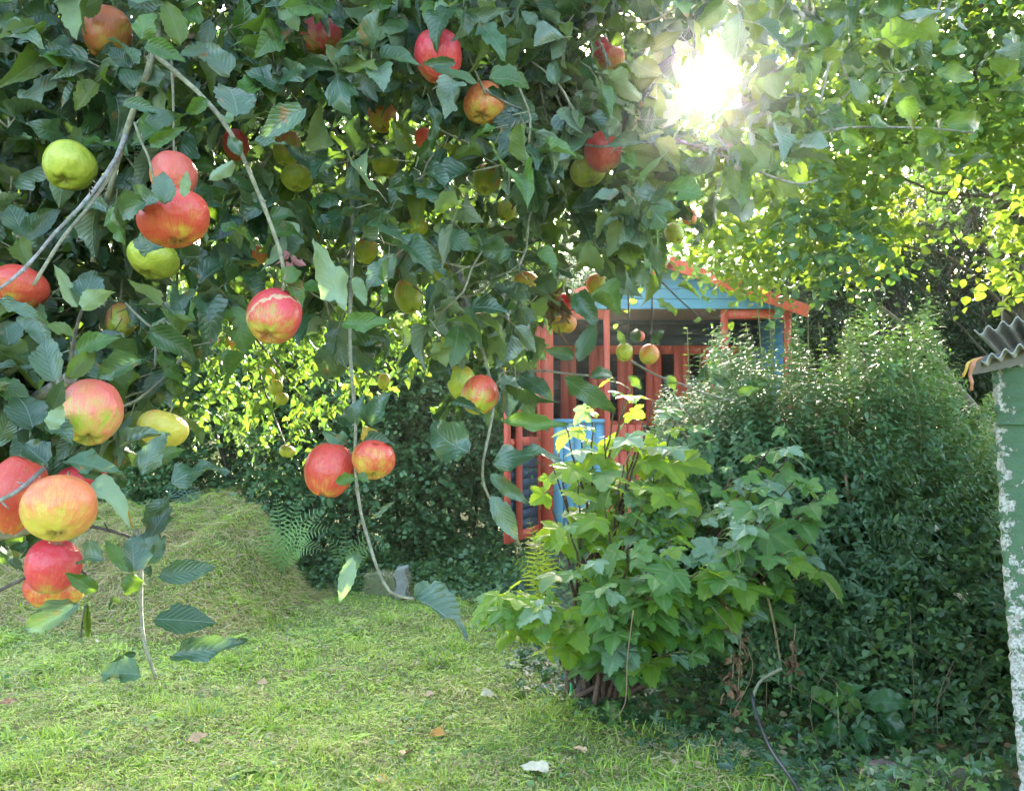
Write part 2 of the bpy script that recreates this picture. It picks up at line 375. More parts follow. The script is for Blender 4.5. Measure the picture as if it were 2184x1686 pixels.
def lawn():
    n = 330000
    y = 2.7+(rng.uniform(0, 1, n)**1.35)*5.4; x = rng.uniform(-.66, .66, n)*(y+.6)
    fuzz = rng.normal(size=n)*.08
    keep = (x < xb(y)+fuzz) & (y < 7.9) & ~((x < -1.75-.25*(y-6.6)) & (y > 6.2+rng.uniform(-.4, .4, n)))
    patch = np.sin(x*2.3+1)*np.sin(y*2.9+.5)+.5*np.sin(x*6.1-y*4.3)
    keep &= rng.uniform(size=n) < .8+.2*patch
    x, y = x[keep], y[keep]; patch = patch[keep]; n = len(x)
    flat = rng.uniform(size=n) < .45
    el = np.where(flat, rng.uniform(-.05, .35, n), rng.uniform(.4, 1.4, n)); az = rng.uniform(0, 2*math.pi, n)
    Yd = np.stack([np.cos(az)*np.cos(el), np.sin(az)*np.cos(el), np.sin(el)], 1)
    Zn = np.stack([-np.cos(az)*np.sin(el), -np.sin(az)*np.sin(el), np.cos(el)], 1)+vrand(n, .3)
    tuft = (np.sin(x*9+y*3)*np.sin(y*11-x*4) > .75)
    ln = rng.uniform(.02, .045, n)*(1+.7*tuft)*np.where(flat, 1.2, .8)
    pos = np.stack([x, y, gh(x, y)+np.where(flat, rng.uniform(.006, .02, n), 0)], 1)
    mi = (rng.uniform(size=n) < np.where(flat, .2, .03)+.1*patch+.12*(np.sin(x*1.3+4)*np.sin(y*3.1+1) > .55)).astype(int)
    scatter_obj('grass', GM[:2], None, BLADE, pos, Yd, Zn, ln, mi=mi, wr=rng.uniform(.8, 1.7, n)*np.clip(y/3.4, .9, 1.6),
                kw=dict(label='short mown grass with pale clippings covering the lawn', kind='stuff', cat='grass'))
    # rough hay on the bank
    n = 150000; y = rng.uniform(5.1, 8.9, n); x = rng.uniform(-5.2, -1.3, n)
    hz = gh(x, y); keep = (hz > .05) | (y > 6.6) & (x < -1.4); x, y, hz = x[keep], y[keep], hz[keep]; n = len(x)
    el = rng.uniform(-.4, .7, n); az = rng.normal(-1.0, 1.1, n)
    Yd = np.stack([np.cos(az)*np.cos(el), np.sin(az)*np.cos(el), np.sin(el)], 1)
    scatter_obj('bank_grass', [GM[2], GM[0]], None, BLADE, np.stack([x, y, hz+.005], 1), Yd, np.array([0, 0, 1])+vrand(n, .5), rng.uniform(.03, .1, n),
                mi=(rng.uniform(size=n) < .12+.25*np.sin(x*3+1)*np.sin(y*2.3)+.3*(hz > .55)).astype(int), wr=rng.uniform(.5, .9, n), kw=dict(label='long cut dry grass matted over the raised bank on the left', kind='stuff', cat='grass'))
    # longer tufts
    nc = 70; cy = 2.85+rng.uniform(0, 1, nc)**1.4*3.8; cx = rng.uniform(-.62, .6, nc)*(cy+.3); k = rng.integers(0, nc, 9000); x = cx[k]+rng.normal(size=9000)*.06; y = cy[k]+rng.normal(size=9000)*.05; q = x < xb(y)+.1; x, y = x[q], y[q]; n = len(x)
    el = rng.uniform(.7, 1.4, n); az = rng.uniform(0, 6.28, n)
    scatter_obj('grass_tufts', [GM[0]], None, BLADE, np.stack([x, y, gh(x, y)], 1), np.stack([np.cos(az)*np.cos(el), np.sin(az)*np.cos(el), np.sin(el)], 1), np.stack([-np.cos(az)*np.sin(el), -np.sin(az)*np.sin(el), np.cos(el)], 1), rng.uniform(.05, .1, n), wr=rng.uniform(.4, .7, n),
                kw=dict(label='longer fresh green tufts standing out of the mown lawn', kind='stuff', cat='grass'))
    # raked clippings and dry patches
    nc = 150; cy = 2.9+rng.uniform(0, 1, nc)**1.2*4.0; cx = rng.uniform(-.6, .6, nc)*(cy+.3); k = rng.integers(0, nc, 15000); an = rng.uniform(-.5, .5, nc)
    u = rng.normal(size=len(k))*.17; v = rng.normal(size=len(k))*.045; x = cx[k]+u*np.cos(an[k])-v*np.sin(an[k]); y = cy[k]+u*np.sin(an[k])+v*np.cos(an[k]); q = (x < xb(y)) & (gh(x, y) < .1); x, y = x[q], y[q]; n = len(x); az = rng.uniform(0, 6.28, n)
    cm = [plain('dry_clipping', (.4, .33, .16), .8, 60, .4), plain('brown_clipping', (.24, .17, .08), .8, 60, .4)]
    scatter_obj('grass_clippings', cm, None, BLADE, np.stack([x, y, gh(x, y)+rng.uniform(.02, .04, n)], 1), np.stack([np.cos(az), np.sin(az), rng.uniform(-.3, .3, n)], 1), vrand(n, .5)+[0, 0, 1], rng.uniform(.02, .045, n),
                mi=(rng.uniform(size=n) < .35).astype(int), wr=rng.uniform(.8, 1.5, n), kw=dict(label='dry brown grass clippings raked into loose streaks on the lawn', kind='stuff', cat='clippings'))
    # clover and broad weeds in the lawn
    n = 5200; y = 2.8+(rng.uniform(0, 1, n)**1.3)*4.0; x = rng.uniform(-.62, .62, n)*(y+.3)
    keep = (x < xb(y)+.1) & (np.sin(x*5+2)*np.sin(y*4+x) > -.3) & (gh(x, y) < .1); x, y = x[keep], y[keep]; n = len(x)
    az = rng.uniform(0, 6.28, n); mw = [leaf_mat('weed_leaf', S((.05, .14, .03), (.1, .22, .05), (.2, .32, .12)), (.2, .3, .15), (.2, .4, .05), .25, .5, .4, veins=0)]
    scatter_obj('lawn_weeds', mw, None, HAZ, np.stack([x, y, gh(x, y)+rng.uniform(.012, .035, n)], 1), np.stack([np.cos(az), np.sin(az), rng.uniform(-.2, .4, n)], 1),
                np.array([0, 0, 1])+vrand(n, .35), rng.uniform(.014, .032, n), kw=dict(label='small clover and broad weed leaves among the mown grass', kind='stuff', cat='weeds'))
lawn()

# ================================================================== SUMMERHOUSE
M_RED = plain('red_paint', (.75, .12, .075), .5, 25, .5, .25, grain=(1, 1, .1))
M_BLUE = plain('blue_paint', (.15, .42, .68), .5, 25, .3, .25, grain=(.1, 1, 1))
M_BLUEV = plain('blue_paint_upright', (.2, .5, .75), .5, 25, .3, .25, grain=(1, 1, .1))
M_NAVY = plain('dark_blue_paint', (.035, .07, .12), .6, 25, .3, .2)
M_WOOD = plain('bare_timber', (.35, .24, .13), .7, 20, .4, .3, grain=(1, .1, 1))
M_FELT = plain('roof_felt', (.06, .06, .06), .95, 90, .5, .5)
def glass():
    m, nt, out = newmat('window_glass'); N = NT(nt); g = N.n('BsdfGlossy', i_Color=(.8, .85, .85), i_Roughness=.05); t = N.n('BsdfTransparent', i_Color=(.8, .85, .82))
    fr = N.n('Fresnel', i_IOR=1.5); mx = N.n('MixShader', i_0=fr.outputs[0]); N.set(mx.inputs[1], t.outputs[0]); N.set(mx.inputs[2], g.outputs[0]); N.set(out.inputs[0], mx.outputs[0]); return m
M_GLASS = glass()
def summerhouse():
    D0 = 8.4
    def X(v): return float(P(v, 900, D0)[0])
    def Z(v): return float(P(1400, v, D0)[2])
    t = thing('summerhouse', 'red and blue painted wooden summerhouse with gable roof behind the bushes', 'summerhouse', (X(1420), D0, 0))
    ox, oy = X(1420), D0
    def bx(mb, x0, x1, y0, y1, z0, z1, m=0): mb.box((x0-ox, y0-oy, z0), (x1-ox, y1-oy, z1), m=m, bev=.004)
    xl, xr = X(1150), X(1690); zf = Z(1140); ze = Z(660); depth = 2.1
    mb = MB(); bx(mb, xl-.03, xr+.03, D0-.05, D0+depth, zf-.06, zf); mb.build('floor', M_WOOD, t)
    mb = MB()
    for k in range(4): bx(mb, xl+.15+k*.7, xl+.25+k*.7, D0-.02, D0+depth-.05, zf-.16, zf-.062)
    mb.build('floor_joists', M_WOOD, t)
    for (a, b) in ((xl+.12, D0+.1), (xr-.3, D0+.1), (xl+.12, D0+depth-.3), (xr-.3, D0+depth-.3)):
        mb = MB(); bx(mb, a, a+.2, b, b+.2, gh(a, b)-.02, zf-.162); mb.build('support_block', bpy.data.materials.get('concrete') or plain('concrete', (.2, .2, .18), .9, 30), t)
    # side and back walls: horizontal boards
    def boards(mb, x0, x1, y0, y1, z0, z1, pitch=.115, m=0):
        z = z0
        while z < z1-.01: bx(mb, x0, x1, y0, y1, z, min(z+pitch-.006, z1), m); z += pitch
    mb = MB(); boards(mb, xl, xl+.03, D0+.06, D0+depth, zf, ze); mb.build('left_wall', M_BLUE, t)
    mb = MB(); boards(mb, xr-.03, xr, D0+.06, D0+depth, zf, ze); mb.build('right_wall', M_BLUE, t)
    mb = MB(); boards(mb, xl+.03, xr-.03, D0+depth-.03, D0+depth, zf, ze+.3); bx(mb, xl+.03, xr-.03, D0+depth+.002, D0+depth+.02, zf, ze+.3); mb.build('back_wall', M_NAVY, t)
    # inner partition, recessed, with red framed windows and doors
    yi = D0+.95; zs = Z(905); zt = Z(725)
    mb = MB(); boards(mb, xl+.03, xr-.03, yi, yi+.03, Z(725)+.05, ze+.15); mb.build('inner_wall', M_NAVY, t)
    for a, b in ((xl+.03, X(1330)), (X(1530), xr-.03)): mb = MB(); boards(mb, a, b, yi, yi+.03, zf, zs-.02); mb.build('inner_panel', M_BLUE, t)
    x = xl+.04; wn_ = .3
    while x+wn_ < xr:
        w = MB(); z1 = zt+.05; z0 = zs
        for a, b in ((x, x+.075), (x+wn_-.085, x+wn_-.005)): bx(w, a, b, yi-.03, yi+.02, z0, z1)
        bx(w, x+.075, x+wn_-.085, yi-.028, yi+.018, z1-.09, z1); bx(w, x+.075, x+wn_-.085, yi-.028, yi+.018, z0, z0+.06)
        wo = w.build('window', M_RED, t)
        g = MB(); bx(g, x+.075, x+wn_-.085, yi-.008, yi-.002, z0+.06, z1-.09); g.build('pane', M_GLASS, wo)
        x += wn_
    # front posts and rails
    for v0, v1, zb in ((1150, 1180, zf), (1289, 1301, zf), (1541, 1555, zf), (1676, 1690, zf)):
        mb = MB(); bx(mb, X(v0), X(v1), D0, D0+.06, zb, ze); mb.build('post', M_RED, t)
    for v0, v1 in ((1180, 1289), (1301, 1541), (1555, 1676)):
        if v0 == 1301: continue
        mb = MB(); bx(mb, X(v0), X(v1), D0+.003, D0+.057, ze-.085, ze); mb.build('rail', M_RED, t)
    # half height boarded front panels (upright boards)
    zp = Z(893)
    for v0, v1, mat_ in ((1180, 1289, M_BLUEV), (1555, 1676, M_BLUEV)):
        mb = MB(); a = X(v0); e = X(v1)
        while a < e-.01: bx(mb, a, min(a+.092, e), D0+.02, D0+.045, zf, zp-.04); a += .1
        mb.build('front_panel', mat_, t)
        mb = MB(); bx(mb, X(v0), X(v1), D0-.005, D0+.065, zp-.04, zp); mb.build('sill', M_BLUEV if v0 == 1180 else M_RED, t)
    # half door in the opening, red
    mb = MB(); a = X(1303)
    while a < X(1360): bx(mb, a, a+.07, D0-.0, D0+.035, zf+.03, Z(905)); a += .078
    bx(mb, X(1303), X(1360), D0-.02, D0-.002, Z(960), Z(945)); bx(mb, X(1303), X(1360), D0-.02, D0-.002, Z(1100), Z(1085)); mb.build('half_door', M_RED, t)
    # opened door leaves on the left, swung towards the garden
    def leaf(xa, ya, xb_, yb, z0, z1, name='door'):
        L = math.hypot(xb_-xa, yb-ya); ang = math.atan2(yb-ya, xb_-xa)
        M = Matrix.Translation((xa-ox, ya-oy, 0))@Matrix.Rotation(ang, 4, 'Z'); d = MB()
        for q0, q1 in ((0, .06), (L-.06, L)): d.box((q0, -.022, z0), (q1, .022, z1), M=M, bev=.003)
        for w0, w1 in ((z0, z0+.08), (z0+.82, z0+.9), (z1-.08, z1)): d.box((.06, -.02, w0), (L-.06, .02, w1), M=M, bev=.003)
        do = d.build(name, M_RED, t)
        p = MB(); z = z0+.08
        while z < z0+.81: p.box((.06, -.012, z), (L-.06, .012, min(z+.084, z0+.82)), M=M, bev=.002); z += .09
        p.build('door_panel', M_NAVY, do)
        g = MB(); g.box((.06, -.003, z0+.9), (L-.06, .003, z1-.08), M=M); g.build('pane', M_GLASS, do)
    leaf(xl-.01, D0-.01, X(1090)+.06, D0-.62, zf+.02, ze-.1)
    leaf(X(1126), D0-.1, X(1060)+.09, D0-.75, zf-.0, ze-.12)
    # gable, roof, bargeboards
    za = Z(570); xm = (X(1138)+X(1711))/2; xle, xre = X(1138), X(1711); zl = ze+.005
    g = MB(); z = zl
    while z < za-.03:
        z1 = min(z+.095, za-.02); f0 = (z-zl)/(za-zl); f1 = (z1-zl)/(za-zl)
        a0, b0 = xle+(xm-xle)*f0, xre+(xm-xre)*f0; a1, b1 = xle+(xm-xle)*f1, xre+(xm-xre)*f1
        ya, yb = D0-.03, D0+.0
        V = [(a0, ya, z), (b0, ya, z), (b1, ya, z1-.006), (a1, ya, z1-.006), (a0, yb, z), (b0, yb, z), (b1, yb, z1-.006), (a1, yb, z1-.006)]
        g.add(np.array(V)-[ox, oy, 0], [(0, 1, 2, 3), (7, 6, 5, 4), (0, 4, 5, 1), (3, 2, 6, 7), (0, 3, 7, 4), (1, 5, 6, 2)]); z += .095
    g.build('gable', M_BLUE, t, smooth_=False)
    for s in (-1, 1):
        xe = xle if s < 0 else xre; e = np.array([xe+s*.03, 0, zl-.03]); a = np.array([xm, 0, za+.03]); d = a-e; n_ = np.array([-d[2], 0, d[0]])*(1 if s < 0 else -1); n_ /= np.linalg.norm(n_)
        r = MB()
        def slab(mb, y0, y1, h0, h1):
            V = []
            for y_ in (y0, y1):
                for p_, h_ in ((e, h0), (a, h0), (a, h1), (e, h1)): q = p_+n_*h_; V.append((q[0]-ox, y_-oy, q[2]))
            mb.add(np.array(V), [(0, 1, 2, 3), (7, 6, 5, 4), (0, 4, 5, 1), (1, 5, 6, 2), (2, 6, 7, 3), (3, 7, 4, 0)])
        slab(r, D0-.14, D0+depth+.1, .0, .025); ro = r.build('roof', M_FELT, t, smooth_=False)
        bb = MB(); slab(bb, D0-.17, D0-.143, -.075, .04); bb.build('bargeboard', M_RED, ro, smooth_=False)
    # ceiling lining
    mb = MB(); bx(mb, xl+.04, xr-.04, D0+.02, yi-.002, ze+.03, ze+.045); mb.build('ceiling_lining', M_WOOD, t)
summerhouse()

# ================================================================== SHED
def shed():
    D = 2.5; loc = P(2120, 1300, D)
    t = thing('garden_shed', 'old green shed with flaking white paint and corrugated roof at right edge', 'shed', (float(loc[0]), D, 0))
    def rel(p): return np.asarray(p)-np.array([loc[0], D, 0])
    m, nt, out = newmat('flaking_green_paint'); N = NT(nt); tc = N.n('TexCoord'); o = tc.outputs['Object']; uvx = N.n('SeparateXYZ'); N.set(uvx.inputs[0], tc.outputs['UV'])
    z = N.noise(o, 22, 6, .7); z2 = N.noise(o, 5, 4); z3 = N.noise(o, 130, 4)
    g = N.mix(N.step(z2, .35, .7), (.05, .12, .055), (.085, .17, .085)); g = N.mix(N.step(z3, .6, .8), g, (.1, .1, .06))
    low = N.step(uvx.outputs[1], .75, -.1)
    thr = N.math('ADD', N.math('ADD', N.math('MULTIPLY', N.step(uvx.outputs[0], .32, .0), .22), N.math('MULTIPLY', low, .13)), N.math('MULTIPLY', z, 1.0))
    f = N.step(thr, .70, .725); pale = N.mix(N.step(z3, .4, .6), (.5, .5, .46), (.26, .25, .2))
    c = N.mix(f, g, pale); bp = N.n('Bump', i_Strength=.8, i_Distance=.006, i_Height=N.math('ADD', N.math('MULTIPLY', f, -.5), N.math('MULTIPLY', z3, .4)))
    b = N.n('BsdfPrincipled', i_Base_Color=c, i_Roughness=.6, i_Normal=bp.outputs[0]); N.set(out.inputs[0], b.outputs[0])
    # front wall: leaning boards, ragged edge
    def edge(v): return np.interp(v, [790, 900, 1100, 1300, 1500, 1760], [2113, 2124, 2134, 2148, 2162, 2186])
    vs = np.linspace(785, 905, 20), np.linspace(901, 1760, 90)
    wall = MB()
    for seg, off in zip(vs, (0, .012)):
        V = []; uv = []
        for v in seg:
            z0 = P(edge(v), v, D); jag = .0015*rng.normal(); x0 = z0[0]+jag+.002*math.sin(v*.2)+off*.3; zz = z0[2]
            for dx, dy in ((.022, .03), (.004, .012), (0, 0), (.006, -.006), (.1, -.008), (.5, -.008), (1.6, -.008)):
                V.append((x0+dx, D+dy+off-.35*dx, zz)); uv.append((dx*3, (zz)/1.4))
        k = 7; F = [(i*k+j, i*k+j+1, (i+1)*k+j+1, (i+1)*k+j) for i in range(len(seg)-1) for j in range(k-1)]
        wall.add(rel(V), [q[::-1] for q in F], np.array(uv))
    # left return wall running back
    V = []; uv = []
    for v in np.linspace(785, 1760, 40):
        z0 = P(edge(v), v, D)
        for dy in (.03, .5, 1.8): V.append((z0[0]+.01+dy*.64, D+dy, z0[2])); uv.append((.5+dy, z0[2]/1.4))
    F = [(i*3+j, i*3+j+1, (i+1)*3+j+1, (i+1)*3+j) for i in range(39) for j in range(2)]
    wall.add(rel(V), F, np.array(uv))
    wall.build('wall', m, t)
    # corrugated sheets
    mc = plain('weathered_sheet', (.42, .43, .41), .75, 30, .5, .3)
    def sheet(pA, pB, back, name, amp=.009, wl_=.036, drop=0.0):
        pA = np.array(pA); pB = np.array(pB); L = np.linalg.norm(pB-pA); n = int(L/wl_*14); s_ = np.linspace(0, L, n); d = (pB-pA)/L
        V = []; nb = 8; amps = amp*np.cos(2*math.pi*s_/wl_)
        for top in (0, 1):
            for j in range(nb):
                f = j/(nb-1)
                for i in range(n): p_ = pA+d*s_[i]+np.array(back)*f+np.array([0, 0, amps[i]+top*.0035]); V.append(p_)
        F = []
        for top in (0, 1):
            o_ = top*nb*n
            for j in range(nb-1):
                for i in range(n-1):
                    q = (o_+j*n+i, o_+j*n+i+1, o_+(j+1)*n+i+1, o_+(j+1)*n+i); F.append(q if top else q[::-1])
        for i in range(n-1): F.append((i, i+1, nb*n+i+1, nb*n+i)); 
        for i in range(nb-1): F.append((i*n, nb*n+i*n, nb*n+(i+1)*n, (i+1)*n))
        mb = MB(); mb.add(rel(V), F); return mb.build(name, mc, t)
    a = P(2076, 712, 2.42); b_ = P(2330, 635, 2.3); sheet(a, b_, (1.2, 1.9, .03), 'roof_sheet')
    a = P(2084, 772, 2.36); b_ = P(2330, 690, 2.3); sheet(a, b_, (1.2, 1.9, -.02), 'roof_sheet')
    mb = MB(); p0 = rel(P(2092, 796, 2.44)); p1 = rel(P(2340, 740, 2.44)); q = np.array([0, 0, .045]); w = np.array([0, .05, 0])
    V = [p0, p1, p1+q, p0+q, p0+w, p1+w, p1+q+w, p0+q+w]; mb.add(V, [(0, 1, 2, 3), (7, 6, 5, 4), (0, 4, 5, 1), (3, 2, 6, 7), (0, 3, 7, 4), (1, 5, 6, 2)]); mb.build('roof_beam', plain('grey_board', (.17, .16, .14), .85, 40), t, smooth_=False)
    # torn strips on the roof corner
    for nm, lab, x0, pts, colr, wd in (('torn_strip', 'orange brown torn fabric strip hanging from the corrugated roof corner', 0, [(2092, 762), (2074, 775), (2070, 800), (2072, 832)], (.5, .22, .12), .016),
                               ('yellow_rag', 'small yellow plastic rag hanging beside the torn brown strip', 0, [(2080, 765), (2062, 778), (2058, 792), (2055, 804)], (.6, .38, .06), .012)):
        pp = spline([P(a_, c_, 2.33) for a_, c_ in pts], .006); V = []; F = []
        for i, p_ in enumerate(pp):
            ww = wd*(1-.5*i/len(pp))*(1+.15*rng.normal()); yy = .004*math.sin(i*.9); V += [p_+[-ww/2, yy, 0], p_+[0, yy-.004, 0], p_+[ww/2, yy+.003, 0]]
        for i in range(len(pp)-1):
            for k in (0, 1): F.append((i*3+k, i*3+k+1, i*3+4+k, i*3+3+k))
        mb = MB(); mb.add(V, F); o_ = mb.build(nm, plain(nm, colr, .7, 60, .5), None, label=lab, cat='strip' if nm[0] == 't' else 'rag')
        sm = o_.modifiers.new('thickness', 'SOLIDIFY'); sm.thickness = .0012
shed()

# ================================================================== FOLIAGE TOOLS
def tree_thing(name, label, cat, loc, group=None): return thing(name, label, cat, tuple(float(v) for v in loc), group)
def wput(o, parent):
    """child built in world coordinates"""
    o.parent = parent; o.location = -Vector(parent.location); return o
def sprays(org, dirs, length, k, size, droop=.25, flat=.45, jit=.35):
    """leafy twigs: returns leaf pos, Y, Z, sizes, twig segs"""
    n = len(org); dirs = norm(dirs); length = np.broadcast_to(length, (n,))
    side = norm(np.cross(dirs, np.array([0, 0, 1.0])+vrand(n, .15))); upn = np.cross(side, dirs)
    t = (np.arange(k)+.6)/k; sg = np.where(np.arange(k) % 2, 1, -1)
    pos = org[:, None]+dirs[:, None]*(t[None, :, None]*length[:, None, None]); pos[..., 2] -= droop*(t[None]**2)*length[:, None]
    Y = dirs[:, None]*.55+side[:, None]*sg[None, :, None]*.9+rng.normal(size=(n, k, 3))*jit; Y[..., 2] -= droop
    Z = upn[:, None]*flat+np.array([0, 0, .55])+rng.normal(size=(n, k, 3))*.42
    sz = size*rng.uniform(.6, 1.2, (n, k))*(1-.3*t[None])
    return pos.reshape(-1, 3), Y.reshape(-1, 3), Z.reshape(-1, 3), sz.ravel()
def clumpnoise(p, f, ph=0.0):
    x, y, z = p[:, 0]*f, p[:, 1]*f, p[:, 2]*f
    return (np.sin(x*1.3+1.7*np.sin(z+ph)+ph)+np.sin(z*1.7+1.3*np.sin(y*1.1+ph*2))+np.sin(y*1.5+1.1*np.sin(x*1.9-ph)))/3
def blob_pts(blobs, n, clump=2.2, thr=-.25, shell=.45, ph=0.0):
    """blobs: (centre, radii, weight) -> points and outward dirs"""
    w = np.array([b[2] for b in blobs], float); w /= w.sum(); out = []; od = []
    for (c, r, _), ww in zip(blobs, w):
        m = int(n*ww*1.5); d = norm(rng.normal(size=(m, 3))); rr = rng.uniform(0, 1, m)**shell
        p = np.array(c)+d*rr[:, None]*np.array(r); k = clumpnoise(p, clump, ph) > thr+rng.normal(size=m)*.12; out.append(p[k]); od.append(d[k])
    return np.concatenate(out), np.concatenate(od)
def limbs(name, mat_, parent, paths, r0, r1, n=6):
    mb = MB()
    for p_ in paths:
        s_ = spline(p_, .12); s_ = s_+rng.normal(size=s_.shape)*.008; mb.tube(s_, np.linspace(r0, r1, len(s_)), n)
    return wput(mb.build(name, mat_), parent)
def bush_limbs(base, blobs, n, spread=.3):
    out = []; base = np.array(base, float)
    for i in range(n):
        c, r, _ = blobs[i % len(blobs)]; e = np.array(c)+norm(rng.normal(size=3))*np.array(r)*.75
        m = base*.45+e*.55+rng.normal(size=3)*spread*.4; m[2] = base[2]*.5+e[2]*.5
        out.append([base+np.append(rng.normal(size=2)*.06, 0), m, e])
    return out
def foliage(name, mats, parent, pts, dirs, length, k, size, temps, mi=None, wr=None, gap=None, **kw):
    dirs = dirs*np.array([1, 1, .35])+vrand(len(pts), .45)+np.array([0, 0, .05])
    pos, Y, Z, sz = sprays(pts, dirs, length*rng.uniform(.6, 1.3, len(pts)), k, size, **kw)
    if gap is not None: g = gap(pos); pos, Y, Z, sz = pos[g], Y[g], Z[g], sz[g]
    m = rng.integers(0, len(mats), len(pos)) if mi is None else mi(pos)
    ob = scatter_obj(name, mats, None, temps, pos, Y, Z, sz, mi=m); return wput(ob, parent)
def inhouse(p):  # keep leaves out of the summerhouse
    return (p[:, 0] > .1) & (p[:, 0] < 2.95) & (p[:, 1] > 7.55) & (p[:, 1] < 10.6) & (p[:, 2] < 2.95)

HZ = [leaf_mat('hazel_leaf', S((.05, .14, .045), (.085, .19, .06), (.13, .25, .09)), (.17, .26, .12), (.08, .22, .04), .26, .4, .6, veins=7),
      leaf_mat('hazel_leaf_light', S((.08, .17, .035), (.12, .23, .05)), (.15, .24, .09), (.1, .25, .04), .28, .45, .4, veins=7)]
LIME = [leaf_mat('lime_leaf', S((.06, .14, .03), (.09, .19, .035), (.12, .22, .04)), (.15, .23, .08), (.32, .48, .03), .44, .42, .4, veins=7),
        leaf_mat('lime_leaf_deep', S((.04, .11, .035), (.07, .16, .05)), (.14, .22, .09), (.14, .28, .03), .3, .42, .45, veins=7)]
DARKC = [leaf_mat('dark_needle', S((.02, .045, .02), (.04, .07, .03), (.07, .1, .04)), (.04, .07, .03), (.1, .16, .03), .2, .5, .3, veins=0)]
SHR = [leaf_mat('shrub_leaf', S((.06, .15, .06), (.1, .2, .08), (.15, .26, .12)), (.2, .28, .14), (.22, .42, .06), .3, .42, .55, veins=0),
       leaf_mat('shrub_leaf_tip', S((.08, .18, .06), (.12, .24, .08)), (.18, .28, .12), (.26, .46, .06), .36, .6, .25, veins=0)]

# ------------------------------------------------------------------ hedge of hazel shrubs behind the lawn
def gapsun(pos):
    x, y, D = proj(pos); r = np.hypot((x-1487), (y-185))
    return (r > 44+16*np.sin(np.arctan2(y-185, x-1487)*5+1))
def hedge_shrub(label, bx_, by_, top, rx, nspr, mats, ph, lean=0.0, size=.064, group='hazel shrubs forming the hedge behind the lawn'):
    base = (bx_, by_, float(gh(bx_, by_)))
    t = tree_thing('hazel_shrub', label, 'shrub', base, group)
    bl = [((bx_, by_-.1, top*.28), (rx, .55, top*.34), 1.3), ((bx_+lean, by_, top*.6), (rx*1.05, .6, top*.34), 1.2), ((bx_-lean*.5, by_+.15, top*.85), (rx*.8, .5, top*.2), .6)]
    p_, d_ = blob_pts(bl, nspr, 2.6, -.3, .3, ph); d_[:, 1] -= .5; k = (p_[:, 2] > gh(p_[:, 0], p_[:, 1])-.05) & ~inhouse(p_); p_, d_ = p_[k], d_[k]
    def mi(q): return ((q[:, 2] > top*.85+.3*clumpnoise(q, 3)) | (rng.uniform(size=len(q)) < .08)).astype(int)
    foliage('foliage', mats, t, p_, d_, .26, 9, size, HAZ, mi=mi, droop=.3)
    limbs('stems', M_BARKD, t, bush_limbs(base, bl, 9), .022, .006)
hedge_shrub('broad hazel shrub at the far left behind the grassy bank', -4.3, 8.6, 3.1, 1.25, 2300, HZ, 1.)
hedge_shrub('hazel shrub above the crest of the grassy bank', -2.7, 8.5, 2.9, 1.0, 2300, HZ, 2.3)
hedge_shrub('dark dense hazel shrub behind the tall bank ferns', -1.45, 8.3, 2.7, .95, 2500, HZ, 3.9)
hedge_shrub('hazel shrub filling the hedge between the ferns and the summerhouse', -.45, 8.7, 2.6, .8, 2200, HZ, 5.2)

# trees beyond
def far_tree(name, label, cat, x, y, h, blobs, n, mats, temps, size, k=9, ln=.5, thr=-.25, clump=1.4, ph=0., gap=None, trunk=.12, group=None, mi=None, lim=12, flatk=.3):
    base = (x, y, float(gh(x, y))); t = tree_thing(name, label, cat, base, group)
    p_, d_ = blob_pts(blobs, n, clump, thr, .4, ph); q = ~inhouse(p_); p_, d_ = p_[q], d_[q]
    foliage('foliage', mats, t, p_, d_, ln, k, size, temps, gap=gap, mi=mi, droop=flatk)
    top = np.array([x, y, h*.6]); limbs('trunk', M_BARKD, t, [[base, (x+.08, y+.05, h*.3), tuple(top)]], trunk, trunk*.5, 9)
    limbs('limbs', M_BARKD, t, bush_limbs((x, y, h*.25), blobs, lim, .5), .045, .01); return t
far_tree('background_tree', 'tall dark broadleaf tree rising beyond the hedge at far left', 'tree', -6.2, 12.5, 7.5, [((-6.0, 12.3, 4.6), (2.4, 1.3, 2.6), 2), ((-4.4, 12.6, 5.8), (1.9, 1.2, 1.7), 1), ((-7, 12, 2.2), (1.6, 1.1, 1.8), 1)], 3000, HZ, HAZ, .11, ph=.4)
far_tree('background_tree', 'broadleaf tree beyond the hedge behind the middle of the apple crown', 'tree', -2.2, 12.8, 7.0, [((-2.2, 12.6, 4.9), (2.3, 1.2, 2.0), 2), ((-.9, 12.9, 3.1), (1.7, 1.1, 1.5), 1.2), ((-3.5, 12.9, 2.6), (1.6, 1.1, 1.6), 1)], 2800, HZ, HAZ, .11, ph=1.4)
far_tree('background_tree', 'slim tree showing behind the ridge of the summerhouse', 'tree', 1.2, 13.2, 5.0, [((.8, 13.2, 3.2), (1.6, 1.0, 1.4), 2), ((2.4, 13.3, 2.6), (1.5, 1.0, 1.6), 1.3), ((-.1, 13.2, 3.3), (1.0, .9, 1.6), .8)], 3400, HZ[::-1], HAZ, .10, ph=2.2, thr=-.32, gap=gapsun)
far_tree('conifer_tree', 'dark twiggy evergreen tree behind the shrub at right', 'tree', 5.0, 11.6, 7.5, [((4.9, 11.5, 2.7), (1.5, .9, 1.7), 2), ((6.3, 11.6, 4.6), (1.5, .9, 2.0), 1.6), ((6.6, 11.3, 2.2), (1.5, .9, 1.8), 1.2)], 8500, DARKC, NAR, .10, k=14, ln=.55, thr=-.22, clump=2.1, ph=3.1, lim=34)
